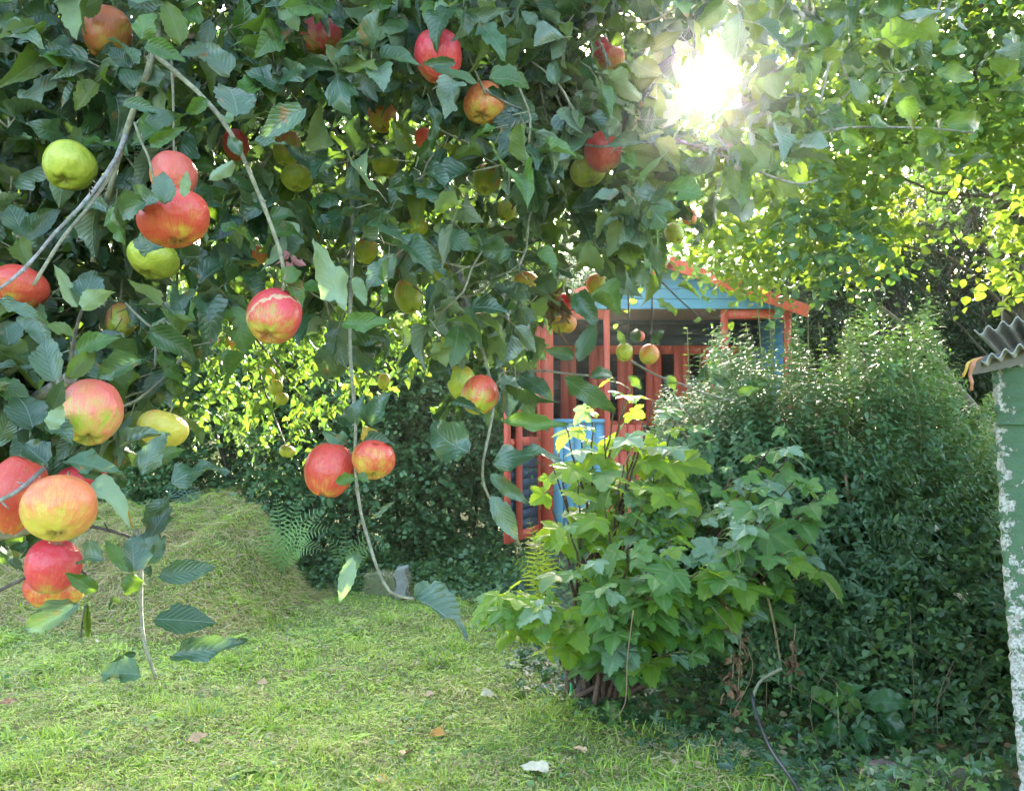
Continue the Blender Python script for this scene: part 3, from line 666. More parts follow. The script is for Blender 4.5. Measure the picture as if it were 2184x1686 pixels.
far_tree('conifer_tree', 'dark evergreen tree behind the shed at the far right', 'tree', 7.8, 11.2, 8.0, [((7.9, 11.2, 4.4), (1.8, 1.0, 3.6), 2)], 2600, DARKC, NAR, .085, k=14, ln=.55, thr=-.3, clump=2.0, ph=4.4, lim=16)
far_tree('background_tree', 'dense dark tree behind the lime tree at upper right', 'tree', 5.2, 13.6, 7.5, [((3.6, 13.4, 3.4), (2.0, .9, 2.0), 1.6), ((7.6, 13.4, 4.8), (2.1, .9, 2.9), 2), ((5.8, 13.4, 2.0), (3.0, .9, 1.9), 1.8)], 4200, HZ, HAZ, .12, ph=6.1, thr=-.4, lim=14)

# ------------------------------------------------------------------ lime green broadleaf tree over the right
def lime_tree():
    base = (3.9, 6.9, 0.1); t = tree_thing('lime_tree', 'bright lime green broadleaf tree with backlit leaves overhanging at upper right', 'tree', base)
    n = 9500; x = rng.uniform(1330, 2600, n); y = rng.uniform(-420, 640, n); D = rng.uniform(4.6, 7.3, n)
    low = np.interp(x, [1330, 1450, 1560, 1640, 1800, 1900, 2000, 2183, 2600], [520, 560, 590, 610, 600, 560, 470, 620, 640])
    den = np.interp(x, [1330, 1500, 1650, 2183], [.4, .7, .95, 1])*np.where(y < 235, np.interp(x, [1380, 1640, 1780], [.6, .8, 1]), 1)
    den = den*np.where((x > 1900) & (y > 360) & (y < 560), .35, 1)
    pts = P(x, y, D); keep = (y < low+rng.normal(size=n)*18) & (rng.uniform(size=n) < den) & (clumpnoise(pts, 2.6, .7) > -.35); pts = pts[keep]
    dirs = norm(rng.normal(size=pts.shape))+[-.3, -.5, -.1]
    def gp(q):
        a, b, _ = proj(q); r = np.hypot(a-1487, b-185); return gapsun(q) & ~((a > 1380) & (a < 1680) & (b < 150) & (rng.uniform(size=len(a)) < .1)) & ~inhouse(q)
    def mi(q): return (clumpnoise(q, 1.7, 2.) < .0).astype(int)
    foliage('foliage', LIME, t, pts, dirs, .34, 7, .085, HAZ, gap=gp, mi=mi, droop=.35)
    c1 = [[base, (3.95, 6.85, 1.6), (3.8, 6.8, 3.4), (3.4, 6.6, 5.0)]]; limbs('trunk', M_BARKD, t, c1, .13, .06, 10)
    bs = []
    for (pp) in [[(2300, 60, 6.2), (2000, 60, 6), (1850, 130, 5.8), (1700, 250, 5.6)], [(2300, 270, 6.4), (2100, 262, 6), (1960, 300, 5.7), (1820, 330, 5.5)], [(1880, 300, 6), (1862, 380, 5.9), (1840, 480, 5.8)],
                 [(2200, 430, 6.5), (2000, 410, 6.3), (1880, 360, 6.2)], [(2183, 700, 6.6), (2040, 560, 6.4), (1900, 520, 6.2), (1800, 470, 6)], [(2100, 0, 5.4), (2070, 100, 5.4), (2080, 190, 5.4)],
                 [(1960, 0, 5.6), (1930, 90, 5.6), (1900, 200, 5.7)], [(2250, 620, 6.6), (2120, 560, 6.4), (2060, 400, 6.3), (2040, 250, 6.2)], [(1500, 330, 6.1), (1620, 420, 6.1), (1760, 500, 6.2)]]:
        bs.append([P(*q) for q in pp])
    limbs('limbs', M_BARKD, t, bs, .022, .006)
    for b_ in [[(3.8, 6.8, 2.6), P(2300, 270, 6.4)], [(3.7, 6.8, 3.2), P(2300, 60, 6.2)], [(3.95, 6.85, 1.6), P(2183, 700, 6.6)]]: limbs('bough', M_BARKD, t, [b_], .05, .024)
lime_tree()
def leaning_branch():
    t = tree_thing('bare_tree', 'bare leaning grey stem crossing the dark gap left of the shed', 'tree', P(2160, 960, 6.3)*[1, 1, 0])
    limbs('trunk', bark_mat('pale_bark', (.14, .13, .1), (.24, .22, .17), 50), t, [[P(2230, 1090, 6.3)*[1, 1, 0], P(2190, 1000, 6.3), P(2110, 915, 6.3), P(2040, 820, 6.4), P(1975, 740, 6.5), P(1880, 660, 6.6)]], .04, .015)
    limbs('twigs', M_BARKD, t, [[P(2150, 800, 6.3), P(2050, 700, 6.4), P(1950, 600, 6.5)], [P(2110, 915, 6.3), P(2060, 860, 6.2), P(1990, 830, 6.1)], [P(2160, 880, 6.4), P(2130, 760, 6.4), P(2090, 640, 6.5)]], .012, .004)
leaning_branch()

# ------------------------------------------------------------------ big small-leaved shrub right of the centre
def big_shrub():
    base = np.array([1.95, 5.2, .1]); t = tree_thing('flowering_shrub', 'large small leaved shrub with upright leafy shoots between the summerhouse and the shed', 'shrub', base)
    n = 4600; vx = rng.uniform(1380, 2200, n); top = np.interp(vx, [1380, 1440, 1520, 1600, 1680, 1780, 1900, 1980, 2050, 2120, 2200], [960, 830, 740, 730, 760, 730, 660, 690, 800, 900, 1000])
    top = top+32*np.sin(vx*.043+1)+22*np.sin(vx*.11)+12*np.sin(vx*.27)
    low = np.interp(vx, [1380, 1500, 1700, 2200], [1150, 1300, 1480, 1560]); f = rng.uniform(0, 1, n)**.85; vy = top+(low-top)*f+rng.normal(size=n)*14
    D = 5.1+rng.uniform(-.7, .75, n)+.25*np.cos(f*3)-.45*f
    pts = P(vx, vy, D); L = rng.uniform(.22, .42, n)*np.where(rng.uniform(size=n) < .25, 1.7, 1); drp = np.where(f < .35, rng.uniform(0, .3, n), rng.uniform(.3, 1.1, n))
    d = norm(np.stack([rng.normal(size=n)*.4+(vx-1800)/900, -.25-.7*f*rng.uniform(.2, 1, n), 1.05-1.1*f+rng.normal(size=n)*.25], 1))
    k = 13; tt = (np.arange(k//1)+.5)/k; org = pts-d*L[:, None]*.8
    cen = org[:, None]+d[:, None]*(tt[None, :, None]*L[:, None, None]); cen[..., 2] -= .25*drp[:, None]*L[:, None]*tt[None]**2
    # opposite pairs
    s1 = norm(np.cross(d, rng.normal(size=(n, 3)))); s2 = np.cross(d, s1); pos = []; Ys = []; Zs = []; Sz = []
    for j in range(k):
        a = s1 if j % 2 else s2
        for s in (1, -1):
            pos.append(cen[:, j]); yv = a*s+d*.45+rng.normal(size=(n, 3))*.22+[0, 0, -.12]; Ys.append(yv); Zs.append(d*1.0+[0, 0, .5]+rng.normal(size=(n, 3))*.3); Sz.append(rng.uniform(.042, .074, n)*(1-.45*tt[j]**3))
    pos = np.concatenate(pos); Ys = np.concatenate(Ys); Zs = np.concatenate(Zs); Sz = np.concatenate(Sz)
    tip = np.repeat(tt, 2)[:, None]*np.ones((1, n)); mi = ((tip.ravel()*rng.uniform(.6, 1.2, len(pos)) > .85) & (np.tile(f, 2*k) < .5)).astype(int)
    wput(scatter_obj('foliage', SHR, None, ELL, pos, Ys, Zs, Sz, mi=mi), t)
    limbs('stems', bark_mat('shrub_bark', (.12, .07, .04), (.28, .17, .10), 60), t, [[base+[rng.normal()*.12, rng.normal()*.1, 0], (base+pts[i])/2+[0, .1, .05], pts[i]] for i in rng.choice(n, 70)], .012, .003, 5)
    # tall thin shoots in front of the summerhouse
    sh = []; pp = []; YY = []; ZZ = []; SS = []
    for a, b, c, e, DD in [(1655, 860, 1640, 575, 5.0), (1690, 900, 1665, 640, 4.9), (1600, 900, 1590, 690, 5.1), (1470, 930, 1465, 700, 5.1), (1525, 900, 1518, 715, 5.0), (1900, 800, 1880, 640, 4.9), (1760, 850, 1745, 690, 5.0), (1720, 930, 1700, 690, 4.8), (1960, 900, 1950, 670, 4.8), (1560, 900, 1555, 745, 5.1), (1620, 880, 1612, 610, 5.0), (1675, 900, 1690, 600, 4.95), (1640, 900, 1655, 650, 4.9), (1580, 920, 1572, 720, 5.0), (1500, 920, 1492, 745, 5.1), (1700, 900, 1722, 640, 5.0), (1800, 850, 1812, 670, 4.9), (1850, 850, 1842, 690, 5.0)]:
        q = spline([P(a, b+150, DD), P(a, b, DD), P((a+c)/2+rng.normal()*6, (b+e)/2, DD), P(c, e, DD)], .03); sh.append(q)
        for i in range(1, len(q)):
            for s in (0, 1):
                az = i*1.57+s*math.pi+rng.normal()*.3; pp.append(q[i]); YY.append((math.cos(az), math.sin(az), .35)); ZZ.append((0, 0, 1)+rng.normal(size=3)*.3); SS.append(rng.uniform(.055, .09)*(1-.6*i/len(q)))
    mb = MB()
    for q in sh: mb.tube(q, np.linspace(.006, .002, len(q)), 5)
    wput(mb.build('shoots', plain('shoot', (.22, .2, .08), .6, 60)), t)
    wput(scatter_obj('shoot_leaves', [SHR[1]], None, ELL, pp, YY, ZZ, np.array(SS)), t)
    b_ = MB(); b_.tube(spline([P(1830, 1180, 4.5), P(1818, 1130, 4.5), P(1808, 1060, 4.5), P(1802, 1010, 4.55)], .03), .008, 6); b_.tube(spline([P(1812, 1090, 4.5), P(1830, 1030, 4.5), P(1845, 1000, 4.55)], .03), .006, 6)
    wput(b_.build('bare_stem', plain('orange_stem', (.38, .2, .1), .6, 50)), t)
big_shrub()

# ------------------------------------------------------------------ broad lobed-leaf bush in the middle
def lobed_bush():
    base = P(1275, 1470, 4.15); base[2] = float(gh(base[0], base[1])); t = tree_thing('currant_bush', 'broad bush with large lobed maple-like leaves on dark stems in front of the summerhouse', 'bush', base)
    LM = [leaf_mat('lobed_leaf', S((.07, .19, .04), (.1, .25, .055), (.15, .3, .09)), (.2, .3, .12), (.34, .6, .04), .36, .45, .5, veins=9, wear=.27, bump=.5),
          leaf_mat('lobed_leaf_backlit', S((.14, .28, .03), (.2, .36, .05)), (.24, .34, .09), (.65, .9, .04), .52, .45, .4, veins=9, wear=.2, bump=.5),  # backlight put into the leaf colour, mostly for upper and left leaves
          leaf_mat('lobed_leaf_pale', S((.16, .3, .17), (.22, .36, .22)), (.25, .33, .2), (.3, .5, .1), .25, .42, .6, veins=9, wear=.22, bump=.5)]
    # stem tips in photo coords
    tips = [(1330, 850, 4.3), (1235, 880, 4.3), (1370, 900, 4.2), (1290, 930, 4.2), (1190, 960, 4.3), (1420, 960, 4.2), (1330, 990, 4.0), (1230, 1010, 4.1), (1450, 1040, 4.0), (1380, 1060, 3.9), (1170, 1050, 4.2),             (1290, 1080, 3.9), (1210, 1110, 3.9), (1500, 1090, 3.9), (1560, 1010, 4.0), (1640, 960, 4.0), (1700, 950, 4.1), (1600, 1050, 3.9), (1690, 1030, 3.8), (1740, 1060, 3.9), (1650, 1110, 3.7), (1540, 1130, 3.8), (1430, 1150, 3.7),
            (1340, 1160, 3.7), (1250, 1190, 3.8), (1080, 1265, 3.9), (1110, 1310, 3.9), (1170, 1290, 3.8), (1060, 1300, 4.0), (1310, 1250, 3.6), (1400, 1240, 3.6), (1490, 1220, 3.6), (1580, 1200, 3.6), (1670, 1180, 3.6),
            (1740, 1150, 3.8), (1720, 1220, 3.8), (1330, 1320, 3.7), (1400, 1310, 3.8), (1360, 1400, 3.8), (1480, 1300, 3.8), (1560, 1280, 3.8), (1440, 1390, 3.8), (1630, 1260, 3.9), (1345, 830, 4.3), (1310, 870, 4.25), (1205, 905, 4.2), (1262, 900, 4.2), (1395, 855, 4.25), (1445, 890, 4.25), (1180, 1000, 4.2), (1345, 940, 4.15)]
    mb = MB(); pos = []; YY = []; ZZ = []; SS = []; MI = []; pet = MB()
    for i, (a, b, D) in enumerate(tips):
        tp = P(a, b, D); bs_ = base+[rng.normal()*.07, rng.normal()*.06, 0]
        m1 = bs_*.6+tp*.4; m1[2] = bs_[2]+(tp[2]-bs_[2])*(.5 if a < 1500 else .3); m1[0] = bs_[0]+(tp[0]-bs_[0])*.28
        s_ = spline([bs_, m1, tp], .05); s_ = s_+np.vstack([rng.normal(size=(len(s_)-1, 3))*.004, [0, 0, 0]]); mb.tube(s_, np.linspace(.013, .003, len(s_)), 6, m=0)
        kk = rng.integers(12, 18) if (b > 1120 or a > 1400) else rng.integers(4, 7)
        for j in range(kk):
            f = 1-(j/kk)**1.3*.5; q = s_[min(int(f*(len(s_)-1)), len(s_)-1)]
            az = rng.uniform(0, 2*math.pi); out = np.array([math.cos(az), math.sin(az)-.45, .2+.35*rng.normal()]); out = out/np.linalg.norm(out)
            L = rng.uniform(.05, .12); e = q+out*L
            mb.tube(np.array([q, q+out*L*.5+[0, 0, .01], e]), .0016, 4, m=1)
            dn = np.array([out[0], out[1]-.35, -.1-.45*rng.uniform()]); nrm = np.array([0, -.4, 1.0])+rng.normal(size=3)*.3
            pos.append(e); YY.append(dn); ZZ.append(nrm); SS.append(rng.uniform(.06, .155)*(1 if f < .97 else .6))
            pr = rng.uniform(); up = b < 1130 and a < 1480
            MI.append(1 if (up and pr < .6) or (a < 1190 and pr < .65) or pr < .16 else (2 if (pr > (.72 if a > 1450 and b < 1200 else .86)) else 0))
    wput(mb.build('stems', [bark_mat('bush_bark', (.05, .03, .02), (.14, .08, .05), 80), plain('bush_petiole', (.3, .34, .12), .5)]), t)
    n0 = len(pos)
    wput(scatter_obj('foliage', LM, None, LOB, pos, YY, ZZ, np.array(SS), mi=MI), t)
    # old dark stems at the base
    o_ = MB()
    for k in range(9):
        a = base+[rng.normal()*.06, rng.normal()*.05, -.03]; e = P(1230+k*14, 1290+rng.normal()*25, 4.1); s_ = spline([a, (a+e)/2+[rng.normal()*.03, 0, 0], e], .05); o_.tube(s_, np.linspace(.026, .012, len(s_)), 8, knob=.06)
    wput(o_.build('old_stems', bark_mat('old_bark', (.03, .02, .015), (.09, .06, .045), 60)), t)
    return LM
LM = lobed_bush()

# ------------------------------------------------------------------ ferns
FERN = [leaf_mat('fern_leaf', S((.14, .28, .09), (.2, .36, .13)), (.2, .3, .12), (.3, .5, .08), .35, .5, .4, veins=0), leaf_mat('fern_leaf_bright', S((.2, .32, .05), (.25, .38, .07)), (.2, .3, .08), (.65, .8, .06), .5, .5, .3, veins=0),
        leaf_mat('fern_leaf_blue', S((.07, .15, .1), (.1, .19, .13)), (.12, .2, .12), (.15, .3, .08), .25, .5, .4, veins=0)]
def fern(label, root, tips, mat_, width=.16):
    t = tree_thing('fern', label, 'fern', root)
    for tp in tips:
        tp = np.array(tp); root_ = np.array(root); m_ = (root_*.5+tp*.5)+[-.12*(tp[0]-root_[0]), 0, .2*abs(tp[0]-root_[0])+.03]; s_ = spline([root_, m_, tp], .03); n = len(s_); T = norm(np.gradient(s_, axis=0))
        mb = MB(); mb.tube(s_, np.linspace(.003, .001, n), 4); sd_ = norm(np.cross(T, [0.1, -1, .6])); pos = []; YY = []; ZZ = []; SS = []
        for i in range(int(n*.15), n):
            f = (i/n-.15)/.85; w = width*(math.sin(math.pi*min(1, f*.9+.12)**.8))*(1-f*.25)+.008
            for s in (-1, 1): pos.append(s_[i]); YY.append(sd_[i]*s+T[i]*.45+[0, 0, -.12]); ZZ.append(np.cross(sd_[i], T[i])+rng.normal(size=3)*.12); SS.append(w)
        V, L, Sz, U, Mi = scatter([simple_leaf(.12, .05, .12, 5, -.35, .3)], pos, YY, ZZ, np.array(SS)); mb.addarr(V, L, Sz, U)
        o = mb.mesh('frond', [mat_]); wput(put('frond', o), t)
fg = 'ferns growing along the foot of the hedge'
r_ = P(600, 1225, 6.4); fern('largest fern arching over the right end of the grassy bank', r_, [P(545, 1095, 6.3), P(588, 1058, 6.5), P(700, 1078, 6.4), P(712, 1125, 6.2), P(640, 1050, 6.6), P(690, 1172, 6.1), P(525, 1150, 6.2)], FERN[0], .1)
r_ = P(740, 1235, 6.9); fern('low dark fern just right of the largest fern', r_, [P(800, 1135, 6.8), P(690, 1140, 6.8), P(790, 1170, 6.5), P(735, 1120, 7.0), P(835, 1165, 6.8)], FERN[0], .075)
r_ = P(1155, 1290, 5.3); fern('upright yellow green fern glowing beside the summerhouse steps', r_, [P(1128, 1105, 5.3), P(1180, 1130, 5.3), P(1095, 1190, 5.2), P(1205, 1190, 5.3), P(1150, 1140, 5.5)], FERN[1], .085)
r_ = P(395, 1095, 7.6); fern('bluish fern above the crest of the grassy bank', r_, [P(350, 1040, 7.6), P(430, 1050, 7.5), P(450, 1075, 7.4), P(400, 1020, 7.7)], FERN[2], .09)
r_ = P(20, 1020, 6.8); fern('pale fern at the far left behind the hanging apples', r_, [P(60, 925, 6.8), P(30, 910, 6.8), P(95, 960, 6.7), P(-20, 930, 6.8), P(75, 1000, 6.6)], FERN[2], .09)

# distant wood on the rising ground, reads as one mass
def distant_wood():
    n = 26000; x = rng.uniform(-16, 18, n); y = 14.2+rng.uniform(0, 1, n)**1.2*8; h = rng.uniform(0, 1, n)**1.5*np.where(np.abs(x) < 22, 1.1, 1)*(1+.6*np.sin(x*.9)+.4*np.sin(x*2.3+1))
    pos = np.stack([x, y, gh(x, y)+h], 1); Y = vrand(n)+[0, -.6, -.2]; Z = vrand(n, .6)+[0, -.3, .8]
    scatter_obj('distant_wood', [HZ[0], HZ[0], LIME[1]], None, HAZ, pos, Y, Z, rng.uniform(.12, .24, n), mi=rng.integers(0, 3, n), kw=dict(label='far mass of woodland foliage on rising ground beyond the garden', kind='stuff', cat='woodland'))
distant_wood()

# ================================================================== UNDERGROWTH at lower right
def undergrowth():
    n = 9000; y = 2.9+rng.uniform(0, 1, n)**1.2*4.6; x = xb(y)+rng.uniform(-.08, 1, n)**1.0*(3.4-.2*y)+rng.normal(size=n)*.05
    hh = rng.uniform(0, 1, n)**2*np.clip((x-xb(y))*.45, .02, .45)*np.where(y > 3.6, 1, .35); z = gh(x, y)+hh+.02
    az = rng.uniform(0, 6.28, n); Y = np.stack([np.cos(az), np.sin(az)-.4, rng.uniform(-.7, .3, n)], 1); Z = vrand(n, .4)+[0, -.45, .9]
    ti = rng.integers(0, 2, n)
    ivy = [leaf_mat('ivy_leaf', S((.03, .08, .03), (.05, .12, .04), (.08, .16, .06)), (.1, .16, .08), (.1, .25, .03), .2, .35, .6, veins=0), leaf_mat('ground_leaf', S((.09, .19, .04), (.14, .25, .07)), (.18, .26, .1), (.3, .5, .05), .3, .45, .4, veins=0)]
    scatter_obj('ground_cover', ivy, None, IVY, np.stack([x, y, z], 1), Y, Z, rng.uniform(.025, .06, n), ti=ti, mi=(rng.uniform(size=n) < .22).astype(int),
                kw=dict(label='dark ivy and low weeds covering the shaded bed at lower right', kind='stuff', cat='ground cover'))
    # brambly mid-height stems with small leaves
    n = 2600; y = rng.uniform(3.5, 5.4, n); x = np.clip(xb(y)+.45, .5, 9)+rng.uniform(0, 1, n)*2.6; p0 = np.stack([x, y, gh(x, y)+rng.uniform(.02, .75, n)*np.clip((y-3.3)/1.2, .15, 1)], 1)
    d = vrand(n)*[1, 1, .4]+[0, -.4, .35]; pos, Yv, Zv, sz = sprays(p0, d, rng.uniform(.15, .4, n), 9, .052, droop=.35)
    scatter_obj('tangled_weeds', [SHR[0], HZ[0], ivy[1]], None, ELL+HAZ[:2], pos, Yv, Zv, sz, mi=rng.choice(3, len(pos), p=[.48, .34, .18]), kw=dict(label='tangled dark weeds and brambles under the large shrub', kind='stuff', cat='weeds'))
    n = 1500; y = rng.uniform(7.15, 8.2, n); x = rng.uniform(-2.2, .15, n); d = vrand(n)*[1, 1, .4]+[0, -.5, .4]; pos, Yv, Zv, sz = sprays(np.stack([x, y, gh(x, y)+rng.uniform(0, .3, n)*(y-7.0)], 1), d, rng.uniform(.1, .25, n), 7, .06, droop=.35)
    scatter_obj('hedge_weeds', [HZ[0], SHR[0], ivy[1]], None, HAZ+ELL, pos, Yv, Zv, sz, mi=rng.choice(3, len(pos), p=[.5, .3, .2]), kw=dict(label='low leafy weeds along the foot of the hedge at the far edge of the lawn', kind='stuff', cat='weeds'))
    # dead litter
    n = 3800; y = 2.8+rng.uniform(0, 1, n)*2.4; x = xb(y)+rng.normal(size=n)*.25+.45+rng.uniform(-.4, 1.6, n); az = rng.uniform(0, 6.28, n)
    lit = [plain('dead_leaf', (.28, .15, .07), .8, 60, .5), plain('dead_straw', (.36, .3, .16), .8, 60, .4)]
    scatter_obj('leaf_litter', lit, None, HAZ+BLADE, np.stack([x, y, gh(x, y)+rng.uniform(.008, .03, n)], 1), np.stack([np.cos(az), np.sin(az), rng.uniform(-.2, .3, n)], 1), vrand(n, .5)+[0, 0, 1],
                rng.uniform(.02, .05, n), ti=rng.choice([0, 1, 2, 3, 4, 5, 6], n, p=[.08, .08, .08, .08, .22, .23, .23]), mi=rng.integers(0, 2, n), kw=dict(label='dead leaves and cut straw lying along the edge of the bed', kind='stuff', cat='leaf litter'))
    def stick(name, label, cat, pts, r0, r1, mat_, knob=.06, n=7, step=.03, **kw):
        mb = MB(); s_ = spline([P(*q) for q in pts], step); mb.tube(s_, np.linspace(r0, r1, len(s_)), n, knob=knob); return mb.build(name, mat_, None, label=label, cat=cat, **kw)
    stick('water_pipe', 'thin black pipe running down from the bed to the bottom edge', 'pipe', [(1602, 1478, 3.3), (1612, 1520, 3.2), (1640, 1590, 3.0), (1680, 1650, 2.85), (1712, 1700, 2.68), (1740, 1760, 2.5)], .0065, .0065, plain('black_plastic', (.025, .03, .035), .35, 60, .3), 0)
    stick('cut_branch', 'pale broken branch leaning at the upper end of the black pipe', 'branch', [(1668, 1425, 3.4), (1640, 1438, 3.4), (1618, 1455, 3.35), (1606, 1482, 3.3)], .0065, .0055, M_TWIG)
    stick('fallen_log', 'mossy grey log lying in the weeds at bottom right', 'log', [(1855, 1645, 2.9), (1930, 1652, 2.86), (2020, 1668, 2.83), (2110, 1680, 2.78)], .034, .05, bark_mat('log_bark', (.04, .03, .025), (.12, .09, .07), 30, moss=(.08, .1, .04)), .16, 14)
    stick('bare_sapling', 'bare brown stem rising through the weeds left of the curled dock', 'stem', [(1848, 1640, 3.6), (1842, 1560, 3.7), (1850, 1480, 3.8), (1858, 1400, 3.9), (1862, 1375, 3.9)], .006, .004, plain('brown_stem', (.3, .19, .1), .7, 40))
    stick('climbing_vine', 'long pale vine stem hanging through the middle of the lobed bush', 'stem', [(1335, 1100, 3.45), (1342, 1200, 3.45), (1350, 1300, 3.45), (1338, 1400, 3.5), (1332, 1500, 3.55), (1305, 1535, 3.6)][2:], .0025, .002, plain('brown_vine', (.3, .2, .12), .7, 40))
    stick('dry_sapling', 'straw coloured upright stem beneath the right side of the lobed bush', 'stem', [(1780, 1130, 4.0), (1628, 1240, 3.7), (1650, 1330, 3.75), (1668, 1440, 3.8)][1:], .006, .005, plain('tan_stem', (.34, .26, .13), .7, 40))
    stick('garden_stake', 'bright green plastic stake beside the foot of the lobed bush', 'stake', [(1213, 1370, 4.15), (1216, 1430, 4.15), (1219, 1492, 4.15)], .007, .006, plain('green_plastic', (.03, .42, .16), .4, 60, .2), 0)
    stick('painted_rod', 'pale turquoise rod left of its twin between the bush and summerhouse', 'rod', [(1492, 1118, 5.2), (1484, 1150, 5.2), (1478, 1290, 5.2)], .011, .011, plain('turquoise', (.3, .62, .55), .5, 60, .2), 0)
    stick('painted_rod', 'pale turquoise rod right of its twin between the bush and summerhouse', 'rod', [(1504, 1120, 5.25), (1497, 1150, 5.25), (1493, 1290, 5.25)], .011, .011, bpy.data.materials['turquoise'], 0)
    # drooping dead leaves on thin stems
    for i, (a, b, lab) in enumerate([(1545, 1330, 'shrivelled brown leaf cluster highest under the right of the lobed bush'), (1578, 1420, 'shrivelled pinkish brown leaf cluster below the highest dead cluster'), (1560, 1500, 'hanging strip of dead brown leaves low in the bed'), (1690, 1440, 'dead brown leaf cluster beside the pale broken branch')]):
        D = 3.72+.02*i; t = thing('dead_leaf_cluster', lab, 'dead leaves', P(a, b-50, D)); n = 16
        p_ = P(a, b-30, D)+rng.normal(size=(n, 3))*[.018, .02, .05]; V, L, Sz, U, Mi = scatter(APL, p_, vrand(n, .5)+[0, 0, -1], vrand(n)+[0, -1, 0], rng.uniform(.03, .07, n), wr=rng.uniform(.3, .8, n))
        wput(put('leaves', raw_mesh('leaves', V, L, Sz, U, [bpy.data.materials.get('shrivelled') or plain('shrivelled', (.26, .15, .08), .8, 60, .4)])), t)
        mb = MB(); mb.tube(spline([P(a+6, b-110, D), P(a, b-40, D), P(a-4, b+60, D)], .03), .003, 5); wput(mb.build('stem', bpy.data.materials['tan_stem']), t)
    n = 420; pz = P(rng.uniform(1840, 2120, n), rng.uniform(1625, 1720, n), rng.uniform(2.6, 3.0, n)); pz[:, 2] = np.clip(pz[:, 2], .06, .26)
    scatter_obj('creeping_ivy', ivy, None, IVY+BLADE, pz, vrand(n)+[0, -.4, .1], vrand(n, .4)+[0, -.4, 1], rng.uniform(.02, .05, n), mi=rng.integers(0, 2, n), kw=dict(label='ivy and grass creeping over the fallen log', kind='stuff', cat='ivy'))
    mb = MB()
    for i in range(20):
        a = rng.uniform(1540, 2120); b = rng.uniform(1480, 1620); D = rng.uniform(3.1, 3.8); h_ = rng.uniform(60, 240); mb.tube(spline([P(a, b, D), P(a+rng.normal()*20, b-h_*.5, D), P(a+rng.normal()*45, b-h_, D)], .04), rng.uniform(.001, .0022), 4)
    mb.build('dry_stems', plain('dull_stem', (.13, .1, .05), .8, 40), None, label='thin dry stems standing among the dark weeds of the bed', kind='stuff', cat='stems')
    # dock with large leaves
    t = thing('dock_plant', 'dock plant with broad glossy drooping leaves low in the shaded bed', 'plant', P(1800, 1620, 3.6)*[1, 1, 0]+[0, 0, .05]); root = P(1800, 1640, 3.6)
    dm = [leaf_mat('dock_leaf', S((.03, .11, .03), (.05, .15, .04)), (.1, .2, .08), (.15, .35, .03), .22, .32, .6, veins=9)]
    for k, (a, b, c, e, s_) in enumerate([(1760, 1530, 1720, 1490, .1), (1790, 1490, 1830, 1450, .12), (1850, 1500, 1905, 1490, .15), (1870, 1520, 1925, 1580, .16), (1830, 1530, 1850, 1590, .13), (1780, 1530, 1770, 1610, .12), (1900, 1540, 1945, 1630, .12)]):
        p0 = P(a, b, 3.5); p1 = P(c, e, 3.42); V, L, Sz, U, Mi = scatter([APL[k % 8]], [p0], [p1-p0], [np.array([.1*rng.normal(), -.7, .7])], s_*1.1, wr=[1.05]); mb = MB(); mb.addarr(V, L, Sz, U); mb.tube(spline([root, (root+p0)/2+[0, 0, .03], p0], .03), .003, 5); wput(mb.build('leaf', dm), t)
    t = thing('seedling', 'bright green five leaved seedling beside the dock plant', 'plant', P(1790, 1600, 3.5)*[1, 1, 0]+[0, 0, .05])
    c = P(1785, 1475, 3.4); n = 9; az = np.linspace(0, 5.6, n); V, L, Sz, U, Mi = scatter(HAZ, c+rng.normal(size=(n, 3))*[.03, .02, .015], np.stack([np.cos(az), np.sin(az)*.5-.4, -.3+0*az], 1), np.array([[0, -.6, .8]]*n)+vrand(n, .2), rng.uniform(.05, .075, n))
    wput(put('foliage', raw_mesh('foliage', V, L, Sz, U, [LIME[0]])), t); mb = MB(); mb.tube(spline([c, P(1790, 1600, 3.5)], .03), .003, 5); wput(mb.build('stem', M_PET), t)
    # mossy stone block
    c = P(828, 1270, 6.9); c[2] = gh(c[0], c[1]); t = thing('stone_block', 'small grass topped stone block at the far edge of the lawn', 'stone', c)
    mb = MB(); 
    for (x0, x1, h, yy) in ((-.17, .06, .17, 0), (.065, .15, .22, -.02)):
        V = []; F = []; nn = 7
        for face in range(5):
            b0 = len(V)
            for i in range(nn):
                for j in range(nn):
                    u, v = i/(nn-1), j/(nn-1); w_ = x1-x0
                    q = [(x0+u*w_, yy-.08, v*h), (x1, yy-.08+u*.2, v*h), (x1-u*w_, yy+.12, v*h), (x0, yy+.12-u*.2, v*h), (x0+u*w_, yy-.08+v*.2, h)][face]
                    q = np.array(q); q = q+.012*np.array([math.sin(q[2]*40+q[1]*30), math.sin(q[0]*37+q[2]*23), math.sin(q[0]*29+q[1]*31)]); V.append(q)
            for i in range(nn-1):
                for j in range(nn-1): F.append((b0+i*nn+j, b0+(i+1)*nn+j, b0+(i+1)*nn+j+1, b0+i*nn+j+1))
        m_ = MB(); m_.add(V, F); m_.build('stone', plain('grey_stone', (.26, .27, .24), .9, 30, .5, .6) if x0 > 0 else plain('mossy_stone', (.15, .17, .08), .95, 30, .5, .6), t)
    n = 500; p_ = np.stack([rng.uniform(-.18, .16, n), rng.uniform(-.1, .12, n), rng.uniform(.02, .18, n)], 1)+c; V, L, Sz, U, Mi = scatter(BLADE, p_, vrand(n)+[0, -.4, .4], vrand(n), rng.uniform(.03, .07, n)); wput(put('grass_tuft', raw_mesh('grass_tuft', V, L, Sz, U, [GM[2]])), t)
